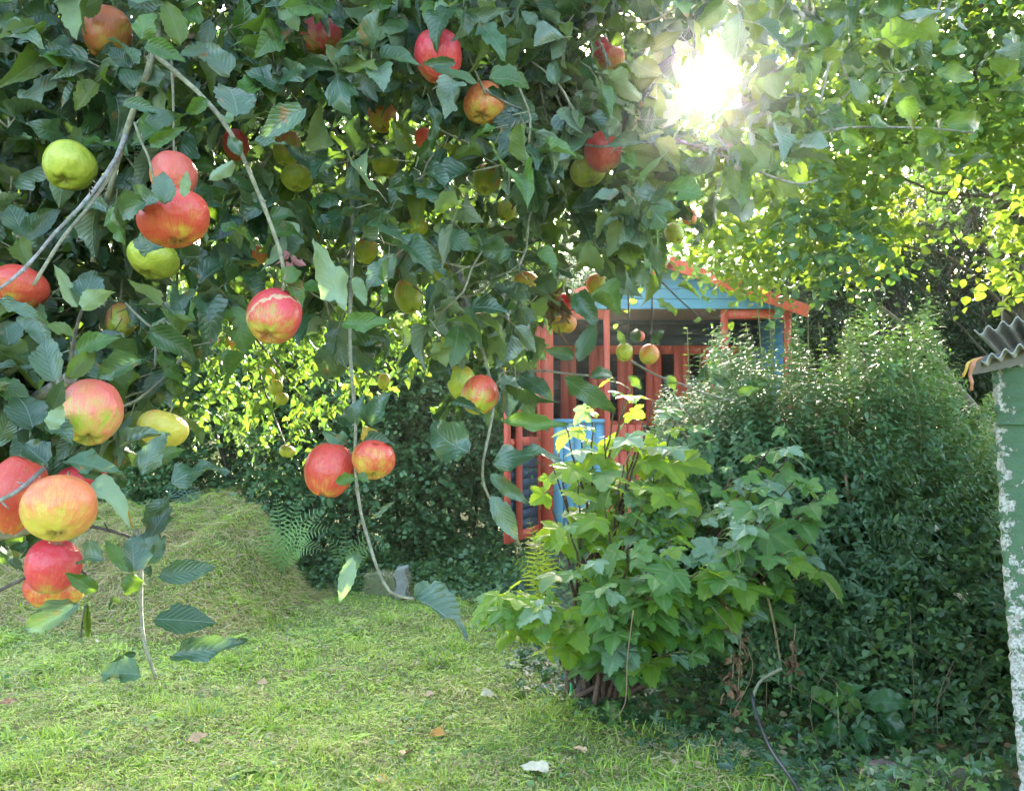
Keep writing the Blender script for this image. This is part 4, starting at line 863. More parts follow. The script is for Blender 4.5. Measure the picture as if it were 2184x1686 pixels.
    # fallen leaves on the lawn
    fm = [plain('fallen_tan', (.5, .33, .18), .7, 70, .4), plain('fallen_orange', (.55, .27, .06), .7, 70, .4), plain('fallen_brown', (.2, .1, .05), .8, 70, .4), plain('fallen_pale', (.55, .5, .35), .7, 70, .3)]
    for a, b, mi_, s_, lab in [(35, 1508, 2, .05, 'dark curled brown leaf on the lawn at the far left'), (605, 1452, 0, .035, 'pale tan leaf on the lawn, higher of the two tan scraps'), (570, 1462, 0, .035, 'tan leaf scrap on the lawn left of a paler one'), (400, 1590, 0, .045, 'rounded tan leaf lying in longer grass below the torn apple leaf'),
                               (1025, 1500, 3, .05, 'yellowish crumpled leaf near the dark patch at mid lawn'), (948, 1565, 1, .04, 'orange brown leaf standing in the lawn below mid picture'), (860, 1612, 0, .04, 'tan leaf lying flat in a dry patch of the lawn'), (808, 1660, 1, .035, 'small bright orange leaf nearest the bottom of the lawn'),
                               (1170, 1655, 3, .06, 'pale torn leaf with dark stalk at the bottom of the lawn'), (1185, 1470, 0, .03, 'tan leaf beside the foot of the lobed bush'), (210, 1385, 3, .03, 'small cream leaf on the lawn under the hanging twig'), (1490, 1600, 2, .05, 'brown leaf at the border between lawn and bed'),
                               (1250, 1615, 0, .035, 'tan leaf on the lawn near the lower bed edge'), (905, 1490, 0, .035, 'flat tan leaf between the lawn centre and the dark patch')]:
        D = 1.2/max(.05, -float((P(a, b, 1.0)-EYE)[2])); q = P(a, b, D); q[2] = gh(q[0], q[1])+.025; az = rng.uniform(0, 6.28)
        V, L, Sz, U, Mi = scatter([APL[rng.integers(3, 8)]], [[0, 0, 0]], [[math.cos(az), math.sin(az), .1]], [[.2*rng.normal(), -.5, .8]], s_*1.75, wr=[1.1])
        o = put('fallen_leaf', raw_mesh('fallen_leaf', V, L, Sz, U, [fm[mi_]]), None, tuple(q), label=lab, cat='leaf', group='fallen leaves on the lawn')
undergrowth()

# ================================================================== APPLE TREE
APP = [  # x, y, w, h, D or None, green, blush rgb, amount, blush from top(+)/left-right, tilt, label
 (230, 72, 100, 112, 1.5, 'y', 'o', .85, -.5, 10, 'large orange red apple at the top left beside the thick grey stick'),
 (148, 355, 112, 92, 1.35, 'g', 'r', -.6, 0, 30, 'plain green apple with dark eye at the upper left'),
 (370, 375, 98, 100, 1.30, 'y', 'p', .9, .3, 14, 'pink apple half wrapped by leaves directly above the big red one'),
 (371, 468, 152, 112, 1.12, 'y', 'r', .95, .1, 8, 'big squat red apple with fine streaks touching the pink one above'),
 (328, 552, 110, 76, 1.35, 'g', 'r', -.6, 0, 15, 'green apple tucked beneath the big squat red apple'),
 (42, 613, 118, 86, 1.3, 'y', 'r', .75, .1, 10, 'red apple cut by the left edge under two bare twigs'),
 (258, 684, 64, 80, 1.5, 'g', 'p', .2, -.3, 35, 'small red shouldered apple with a dark eye between dark leaves'),
 (584, 676, 116, 116, 1.22, 'g', 'c', .62, .2, 38, 'crimson apple with a tan russet scar hanging alone from a long twig'),
 (196, 878, 125, 136, 1.12, 'g', 'p', .35, .3, 25, 'tall apple pink on top and green below at mid left'),
 (346, 915, 108, 74, 1.25, 'y', 'o', -.45, 0, 10, 'yellow green apple with no blush behind pointed dark leaves'),
 (32, 1056, 118, 165, 1.10, 'y', 'r', .8, .0, 10, 'tall red and orange apple cut by the left edge behind a grey twig'),
 (127, 1085, 152, 126, 1.02, 'y', 'o', .5, .2, 30, 'big orange and yellow apple with open eye, nearest at lower left'),
 (175, 1022, 100, 62, 1.25, 'y', 'c', 1.0, 0, 0, 'red apple mostly hidden behind the big orange and yellow one'),
 (113, 1206, 114, 110, 1.12, 'g', 'c', .85, -.3, -8, 'bright red apple with its stalk showing, hanging under the big orange one'),
 (115, 1255, 120, 80, 1.22, 'y', 'r', .45, -.7, 0, 'red and yellow apple peeping out below the bright red one'),
 (702, 1003, 106, 112, 1.3, 'y', 'r', .9, .1, 15, 'larger red apple, left one of the joined pair at picture centre'),
 (797, 980, 93, 76, 1.27, 'y', 'r', .55, .2, 25, 'smaller streaked red and yellow apple joined to a larger red one'),
 (1023, 843, 80, 82, 1.5, 'g', 'r', .35, .2, 30, 'streaky red over yellow apple hanging left of the summerhouse'),
 (984, 815, 62, 72, 1.62, 'g', 'o', -.4, 0, 10, 'yellow green apple half hidden behind the streaky one beside the summerhouse'),
 (683, 84, 92, 84, 1.55, 'g', 'c', .65, .2, 20, 'red topped apple with dark eye at its left, top centre of the tree'),
 (935, 120, 105, 110, 1.4, 'y', 'c', .9, .1, -12, 'round red apple behind a bluish leaf at the top'),
 (1032, 222, 90, 86, 1.5, 'y', 'o', .8, -.1, 30, 'orange red apple with open eye under a forked twig'),
 (815, 250, 66, 62, 1.95, 'y', 'o', .4, 0, 10, 'orange apple deep in the leaves left of the upper centre'),
 (612, 318, 60, 76, 1.8, 'g', 'o', .1, 0, 10, 'dull green and orange apple behind a long dark leaf'),
 (633, 380, 68, 50, 1.75, 'g', 'r', -.6, 0, 10, 'green apple low behind the same long dark leaf'),
 (503, 310, 56, 66, 1.65, 'y', 'r', .9, 0, 0, 'red orange apple behind the fork of the long twig'),
 (822, 350, 60, 50, 1.9, 'g', 'o', -.3, 0, 0, 'yellow apple hidden under a blue green leaf with an orange scrap'),
 (903, 295, 40, 42, 2.1, 'y', 'p', .8, 0, 0, 'sliver of a pink apple deep behind leaves near upper centre'),
 (1038, 383, 60, 70, 1.85, 'g', 'p', .1, .3, 35, 'green apple with pink shoulder hanging beside dark crossing twigs'),
 (1287, 325, 82, 84, 1.6, 'y', 'r', .85, -.2, 0, 'red apple crossed by a brown twig below the sun'),
 (1253, 366, 80, 58, 1.68, 'g', 'o', -.35, 0, 10, 'olive yellow apple just below the twig crossed red one'),
 (1280, 103, 50, 44, 1.8, 'y', 'c', .9, 0, 0, 'upper of two red apples hidden by leaves left of the sun'),
 (1303, 126, 62, 48, 1.9, 'y', 'o', .7, 0, 0, 'lower orange apple of two hidden by leaves left of the sun'),
 (1470, 464, 32, 36, 2.3, 'y', 'p', .75, .2, 30, 'tiny pink apple below right of the sun'),
 (1437, 497, 42, 42, 2.2, 'g', 'r', -.6, 0, 20, 'small green apple just below the tiny pink one'),
 (1120, 606, 56, 46, 2.2, 'y', 'o', .25, .2, 30, 'flat yellow apple in front of the left roof corner'),
 (1273, 607, 48, 44, 2.3, 'g', 'o', .2, -.3, 20, 'dull orange green apple in front of the blue gable'),
 (1203, 646, 37, 38, 2.3, 'y', 'c', .7, .3, 20, 'little dark red apple beside the dried leaf bunch'),
 (1211, 688, 38, 42, 2.3, 'y', 'o', .45, .3, 20, 'little orange apple right under the little dark red one'),
 (1192, 693, 32, 36, 2.36, 'g', 'o', -.3, 0, 20, 'little green apple behind the little orange one'),
 (1331, 751, 37, 38, 2.3, 'g', 'o', -.25, 0, 20, 'small green apple, left of the pair before the dark veranda'),
 (1384, 756, 42, 42, 2.3, 'g', 'o', .35, .2, 15, 'small orange flushed apple, right of the pair before the dark veranda'),
 (1364, 717, 22, 22, 2.4, 'y', 'p', .6, .2, 0, 'tiny pink apple peeping above the pair before the veranda'),
 (478, 729, 26, 27, 3.1, 'g', 'p', .2, -.4, 10, 'tiny pink flushed fruit left of a tan one below the mid branches'),
 (505, 738, 27, 27, 3.1, 'y', 'o', .3, 0, 10, 'tiny tan fruit touching the tiny pink flushed one'),
 (400, 770, 34, 32, 2.4, 'g', 'o', -.4, 0, 20, 'small yellow green fruit at the tip of the dark leaves'),
 (612, 962, 34, 26, 2.3, 'g', 'o', -.5, 0, 0, 'single small green fruit dangling low over the hedge'),
 (818, 813, 27, 34, 2.7, 'g', 'o', -.4, 0, 0, 'small oval green fruit right of the long hanging twig'),
 (588, 826, 30, 34, 3.0, 'g', 'o', -.5, 0, 0, 'upper left of the small green fruits bunched below the scarred apple'),
 (572, 798, 28, 30, 3.05, 'g', 'o', -.5, 0, 0, 'topmost small green fruit bunched below the scarred apple'),
 (600, 850, 28, 28, 3.0, 'g', 'o', -.4, 0, 0, 'lowest small green fruit bunched below the scarred apple'),
 (1081, 448, 42, 50, 2.2, 'g', 'o', -.5, 0, 20, 'spotted green apple among narrow leaves right of centre'),
 (944, 580, 40, 46, 2.0, 'g', 'o', -.4, 0, 10, 'yellow green apple behind drooping leaves at the centre'),
 (871, 632, 60, 76, 1.9, 'g', 'o', -.2, 0, 20, 'damaged dull green apple in shade right of the centre twig'),
 (545, 545, 46, 44, 1.8, 'y', 'o', .7, 0, 0, 'dim orange apple in shade above the scarred one'),
 (780, 535, 50, 56, 2.0, 'g', 'o', -.3, 0, 0, 'shaded green apple under the broad pointed leaf'),
 (890, 485, 44, 40, 1.75, 'g', 'o', -.1, 0, 0, 'yellow green apple behind two broad crossing leaves'),
]
def apple_mat(name, base, blush, amount, seed, side=0., scar=False):
    bc = {'g': ((.30, .38, .035), (.42, .47, .06)), 'y': ((.48, .42, .05), (.55, .50, .08))}[base]
    rc = {'r': (.52, .045, .035), 'c': (.56, .03, .055), 'o': (.6, .15, .06), 'p': (.62, .11, .09)}[blush]
    m, nt, out = newmat(name); N = NT(nt); tc = N.n('TexCoord'); mp = N.n('Mapping'); N.set(mp.inputs[0], tc.outputs['Object']); o = mp.outputs[0]
    mp.inputs['Location'].default_value = (0, 0, 0)
    sp = N.n('SeparateXYZ'); N.set(sp.inputs[0], o); x, y, z = sp.outputs
    nrm = N.n('VectorMath', operation='NORMALIZE'); 
    cb = N.n('CombineXYZ'); N.set(cb.inputs[0], x); N.set(cb.inputs[1], y); N.set(nrm.inputs[0], cb.outputs[0])
    s2 = N.n('SeparateXYZ'); N.set(s2.inputs[0], nrm.outputs[0]); cv = N.n('CombineXYZ'); N.set(cv.inputs[0], s2.outputs[0]); N.set(cv.inputs[1], s2.outputs[1]); N.set(cv.inputs[2], N.math('ADD', N.math('MULTIPLY', z, .12), seed*3.1))
    streak = N.noise(cv.outputs[0], 9, 4, .7); streak2 = N.noise(cv.outputs[0], 26, 3, .7)
    off = N.n('VectorMath', operation='ADD'); N.set(off.inputs[0], o); off.inputs[1].default_value = (seed*7.7, seed, 0); soft = N.noise(off.outputs[0], 2.0, 3)
    b_ = N.math('ADD', N.math('MULTIPLY', z, .75), N.math('MULTIPLY', x, side)); b_ = N.math('ADD', b_, amount)
    b_ = N.math('ADD', b_, N.math('MULTIPLY', N.math('SUBTRACT', soft, .5), 2.2)); b1 = N.math('ADD', b_, N.math('MULTIPLY', N.math('SUBTRACT', streak, .5), 1.6))
    f = N.step(b1, -.35, .75); f2 = N.step(N.math('ADD', b_, N.math('MULTIPLY', N.math('SUBTRACT', streak2, .5), 2.4)), .1, 1.1)
    basec = N.mix(N.step(soft, .3, .7), bc[0], bc[1]); col = N.mix(N.math('MULTIPLY', f, .82), basec, tuple(np.array(rc)*[1.05, 1.6, 1.2])); col = N.mix(N.math('MULTIPLY', f2, .85), col, rc)
    vr = N.n('TexVoronoi', i_Scale=7.5); N.set(vr.inputs['Vector'], off.outputs[0]); dot = N.step(vr.outputs['Distance'], .11, .05); col = N.mix(N.math('MULTIPLY', dot, .5), col, (.55, .42, .2))
    rz = N.noise(off.outputs[0], 6, 5, .75); col = N.mix(N.math('MULTIPLY', N.step(rz, .58, .7), .5), col, (.38, .27, .12))
    top = N.step(z, .42, .62); rr = N.math('SQRT', N.math('ADD', N.math('MULTIPLY', x, x), N.math('MULTIPLY', y, y))); cav = N.math('MULTIPLY', N.step(rr, .4, .15), N.step(N.math('ABSOLUTE', z), .3, .5)); col = N.mix(N.math('MULTIPLY', cav, .6), col, (.2, .2, .05))
    h = N.math('MULTIPLY', dot, .4)
    if scar:
        band = N.math('ABSOLUTE', N.math('SUBTRACT', N.math('ADD', z, N.math('MULTIPLY', x, -.45)), N.math('ADD', -.03, N.math('MULTIPLY', N.math('SUBTRACT', N.noise(o, 4, 4), .5), .5))))
        sf = N.step(band, .1, .05); sc_ = N.noise(o, 14, 4, .7); col = N.mix(N.math('MULTIPLY', sf, .85), col, N.mix(sc_, (.5, .3, .15), (.7, .5, .3))); h = N.math('ADD', h, N.math('MULTIPLY', sf, N.math('ADD', .6, sc_)))
    bp = N.n('Bump', i_Strength=.35, i_Distance=.02, i_Height=N.math('ADD', h, N.math('MULTIPLY', soft, .6)))
    b = N.n('BsdfPrincipled', i_Base_Color=col, i_Roughness=N.math('ADD', .24, N.math('MULTIPLY', soft, .25)), i_Normal=bp.outputs[0]); b.inputs['Specular IOR Level'].default_value = .5
    b.inputs['Subsurface Weight'].default_value = .12; b.inputs['Subsurface Radius'].default_value = (.3, .12, .05); b.inputs['Subsurface Scale'].default_value = .3
    N.set(out.inputs[0], b.outputs[0]); return m
def apple_mesh(k):
    r = np.random.default_rng(100+k); nu, nv = 48, 34; V = []; ph = r.uniform(0, 6.28, 4)
    for j in range(nv+1):
        t = math.pi*j/nv
        for i in range(nu):
            a = 2*math.pi*i/nu; s_ = math.sin(t); c = math.cos(t)
            rad_ = s_*(1+.06*c-.05*c*c)
            z = c*.86+.03*c*s_
            z -= .34*math.exp(-(s_/.27)**2) if c > 0 else -.22*math.exp(-(s_/.3)**2)
            lob = 1+.035*math.cos(5*a+ph[0])*max(0, -c)**1.5*1.2+.025*math.cos(2*a+ph[1])+.018*math.cos(3*a+ph[2])*s_+.012*math.sin(a*4+t*3+ph[3])
            z += .03*math.cos(5*a+ph[0])*(math.exp(-((s_-.35)/.2)**2) if c < 0 else 0)
            V.append((rad_*lob*math.cos(a), rad_*lob*math.sin(a), z*(1+.03*math.cos(a+ph[1]))))
    F = [(j*nu+i, (j+1)*nu+i, (j+1)*nu+(i+1) % nu, j*nu+(i+1) % nu) for j in range(nv) for i in range(nu)]
    V = np.array(V)
    mb = MB(); mb.add(V, F); return mb.mesh('apple_skin', [plain('skin_base', (.3, .3, .1))] if k == 0 else [bpy.data.materials['skin_base']])
AM = [apple_mesh(k) for k in range(4)]
def stalk_mesh():
    mb = MB(); mb.tube(spline([(0, 0, .42), (.03, 0, .62), (.1, .03, .86), (.12, .05, 1.15)], .1), [.05]*2+[.035]*6+[.05]*20 if 0 else .035, 6); return mb.mesh('stalk', [M_STEM])
def calyx_mesh():
    mb = MB()
    for k in range(5):
        a = k*2*math.pi/5; c, s_ = math.cos(a), math.sin(a); V = [(c*.05-s_*.05, s_*.05+c*.05, -.6), (c*.05+s_*.05, s_*.05-c*.05, -.6), (c*.16, s_*.16, -.71), (c*.1, s_*.1, -.63), (c*.09, s_*.09, -.58)]
        mb.add(V, [(0, 1, 2), (0, 2, 3), (1, 4, 2)])
    mb.tube([(0, 0, -.55), (0, 0, -.62)], .06, 8); return mb.mesh('calyx', [M_CALYX])
STK, CAL = stalk_mesh(), calyx_mesh()
small_mats = {}
APOS = []
for i, (x, y, w, h, D, bs, bl, am, side, tilt, lab) in enumerate(APP):
    am = am+.15 if am > .25 else am
    c = P(x, y, D); R_ = w/2*D/FPX*1.01; Rz = h/2*D/FPX*1.08/.86
    APOS.append((x, y, max(w, h)/2, D))
    t = thing('apple', lab, 'apple', c, 'apples hanging on the apple tree' if w > 39 else 'small apples hanging on the apple tree'); r = np.random.default_rng(i)
    t.rotation_euler = (rad(-tilt), rad(r.uniform(-16, 16)), 0); t.scale = (R_, R_, Rz)
    if w > 45: mt = apple_mat('apple_skin_colour', bs, bl, am, i*.37+.2, side, scar=(i == 7))
    else:
        key = (bs, bl, am > 0); mt = small_mats.get(key) or apple_mat('small_apple_skin', bs, bl, am, i*.37, side); small_mats[key] = mt
    o = put('skin', AM[i % 4], t); o.rotation_euler = (0, 0, 0); o.material_slots[0].link = 'OBJECT'; o.material_slots[0].material = mt
    put('stalk', STK, t)
    if w > 24: put('calyx', CAL, t)

# ---- hero branches: (polyline x,y,D), radius px start,end, material, leaf tufts
BR = [
 ([(172, -60, 1.6), (160, 0, 1.55), (152, 80, 1.5), (140, 140, 1.5), (132, 178, 1.5)], 9, 7.5, 0),
 ([(322, -60, 1.5), (330, 20, 1.45), (340, 70, 1.4), (322, 135, 1.35), (300, 195, 1.35), (268, 285, 1.35), (235, 400, 1.35), (212, 490, 1.4), (198, 560, 1.4)], 9, 6, 1),
 ([(268, 290, 1.3), (240, 350, 1.2), (185, 425, 1.12), (120, 495, 1.08), (50, 575, 1.04), (-20, 630, 1.0)], 5, 3.5, 0),
 ([(262, 310, 1.3), (238, 368, 1.2), (190, 440, 1.12), (140, 500, 1.08), (100, 560, 1.05), (72, 608, 1.03)], 4.5, 3.5, 1),
 ([(335, 120, 1.35), (375, 155, 1.3), (430, 205, 1.25), (480, 265, 1.22), (515, 330, 1.2), (548, 405, 1.2), (572, 465, 1.2), (595, 530, 1.2), (606, 590, 1.2), (603, 624, 1.21)], 6, 4, 1),
 ([(365, 130, 1.35), (369, 200, 1.33), (370, 270, 1.32), (371, 335, 1.3)], 3, 2.5, 1),
 ([(287, 262, 1.3), (300, 300, 1.28), (318, 340, 1.26), (330, 400, 1.25)], 3, 2.5, 1),
 ([(765, -60, 1.7), (757, 20, 1.65), (750, 100, 1.6), (752, 200, 1.6), (745, 290, 1.62), (742, 370, 1.65), (752, 470, 1.6), (750, 560, 1.5), (747, 650, 1.42), (746, 740, 1.38), (752, 830, 1.33), (758, 905, 1.3), (757, 960, 1.29), (760, 1030, 1.26), (770, 1095, 1.22), (788, 1160, 1.18), (806, 1215, 1.15), (832, 1262, 1.12), (868, 1274, 1.1), (884, 1276, 1.1)], 5.5, 3.2, 1),
 ([(757, 965, 1.29), (735, 968, 1.3), (716, 978, 1.3)], 2.5, 2.5, 1),
 ([(757, 955, 1.29), (775, 950, 1.27)], 2.5, 2.5, 1),
 ([(290, 1130, 1.15), (300, 1190, 1.12), (300, 1270, 1.1), (303, 1340, 1.08), (314, 1390, 1.07), (332, 1446, 1.06)], 5.5, 3.5, 1),
 ([(1010, 700, 1.6), (1035, 770, 1.55), (1052, 850, 1.5), (1045, 910, 1.48), (1030, 985, 1.45), (1032, 1035, 1.44), (1052, 1075, 1.42), (1075, 1110, 1.42)], 4, 2.5, 1),
 ([(962, 40, 1.5), (985, 75, 1.48), (1003, 130, 1.46), (1028, 185, 1.45), (1034, 200, 1.45)], 3.5, 2.5, 1),
 ([(1030, 190, 1.45), (1090, 225, 1.5), (1140, 245, 1.6), (1200, 290, 1.6), (1245, 308, 1.58), (1290, 313, 1.55), (1365, 306, 1.55)], 2.6, 2.2, 0),
 ([(1365, 304, 1.6), (1430, 296, 1.6), (1500, 316, 1.6), (1590, 316, 1.6), (1700, 300, 1.65), (1790, 275, 1.65), (1900, 272, 1.7), (2000, 276, 1.7), (2080, 284, 1.7)], 3.8, 2.2, 0),
 ([(1480, 312, 1.6), (1560, 340, 1.62), (1640, 375, 1.65), (1700, 392, 1.68), (1742, 384, 1.7)], 3, 2.2, 0),
 ([(1250, 60, 1.6), (1275, 85, 1.6), (1300, 140, 1.6)], 4, 3.4, 0),
 ([(1000, 270, 2.2), (1040, 330, 2.2), (1085, 385, 2.2), (1150, 420, 2.25), (1200, 440, 2.3)], 3.5, 2.5, 2),
 ([(975, 290, 2.3), (1040, 345, 2.3), (1090, 400, 2.35), (1180, 470, 2.4), (1230, 510, 2.4)], 3, 2, 2),
 ([(1090, 800, 1.8), (1150, 790, 1.8), (1220, 798, 1.8), (1255, 800, 1.8)], 2.6, 2, 0),
 ([(1345, 770, 2.3), (1400, 800, 2.25), (1450, 818, 2.2), (1500, 838, 2.15), (1565, 855, 2.1)], 2.4, 1.6, 0),
 ([(1190, 440, 2.3), (1260, 500, 2.3), (1330, 570, 2.3), (1395, 590, 2.3), (1450, 640, 2.3), (1492, 676, 2.3)], 2.4, 1.4, 2),
 ([(1390, 540, 2.35), (1390, 610, 2.3), (1390, 660, 2.3), (1388, 735, 2.3)], 2, 1.5, 2),
 ([(1335, 580, 2.35), (1340, 660, 2.32), (1335, 735, 2.3)], 1.8, 1.4, 2),
 ([(-40, 1075, 1.0), (0, 1066, 1.0), (40, 1045, 1.0), (70, 1020, 1.02), (92, 1000, 1.05)], 4.5, 5, 0),
 ([(-30, 1275, 1.1), (0, 1258, 1.1), (35, 1240, 1.1), (60, 1228, 1.1)], 4, 3.5, 2),
 ([(150, 805, 1.15), (155, 740, 1.14), (168, 680, 1.14), (178, 655, 1.14)], 4, 3.2, 2),
 ([(330, 700, 1.3), (332, 745, 1.3), (330, 785, 1.3)], 3, 2.2, 0),
 ([(1730, 95, 1.9), (1765, 120, 1.8), (1760, 170, 1.75), (1748, 220, 1.7)], 2.5, 2, 0),
 ([(1640, 160, 1.7), (1690, 120, 1.7), (1740, 60, 1.7)], 2.2, 1.6, 0),
 ([(1975, 130, 1.8), (1990, 60, 1.85), (2010, -20, 1.9), (2020, -80, 1.9)], 2.6, 2.6, 0),
 ([(400, 560, 3.6), (430, 650, 3.4), (520, 700, 3.2), (560, 740, 3.15), (600, 790, 3.1), (650, 860, 3.1)], 3.5, 2, 2),
 ([(520, 560, 3.4), (530, 640, 3.3), (545, 740, 3.2), (560, 820, 3.1), (590, 900, 3.05), (610, 950, 2.4)], 2.2, 1.2, 2),
 ([(700, 720, 3.0), (740, 760, 2.9), (790, 800, 2.8), (850, 850, 2.7)], 2, 1.2, 2),
 ([(185, 1120, 1.2), (250, 1135, 1.18), (290, 1150, 1.15)], 3.5, 3.5, 2),
 ([(140, 1180, 1.2), (200, 1245, 1.15), (205, 1262, 1.14)], 3, 3, 2),
 ([(290, 1240, 1.2), (182, 1290, 1.1), (175, 1330, 1.1), (172, 1355, 1.1)][1:], 2.6, 2.0, 2),
]
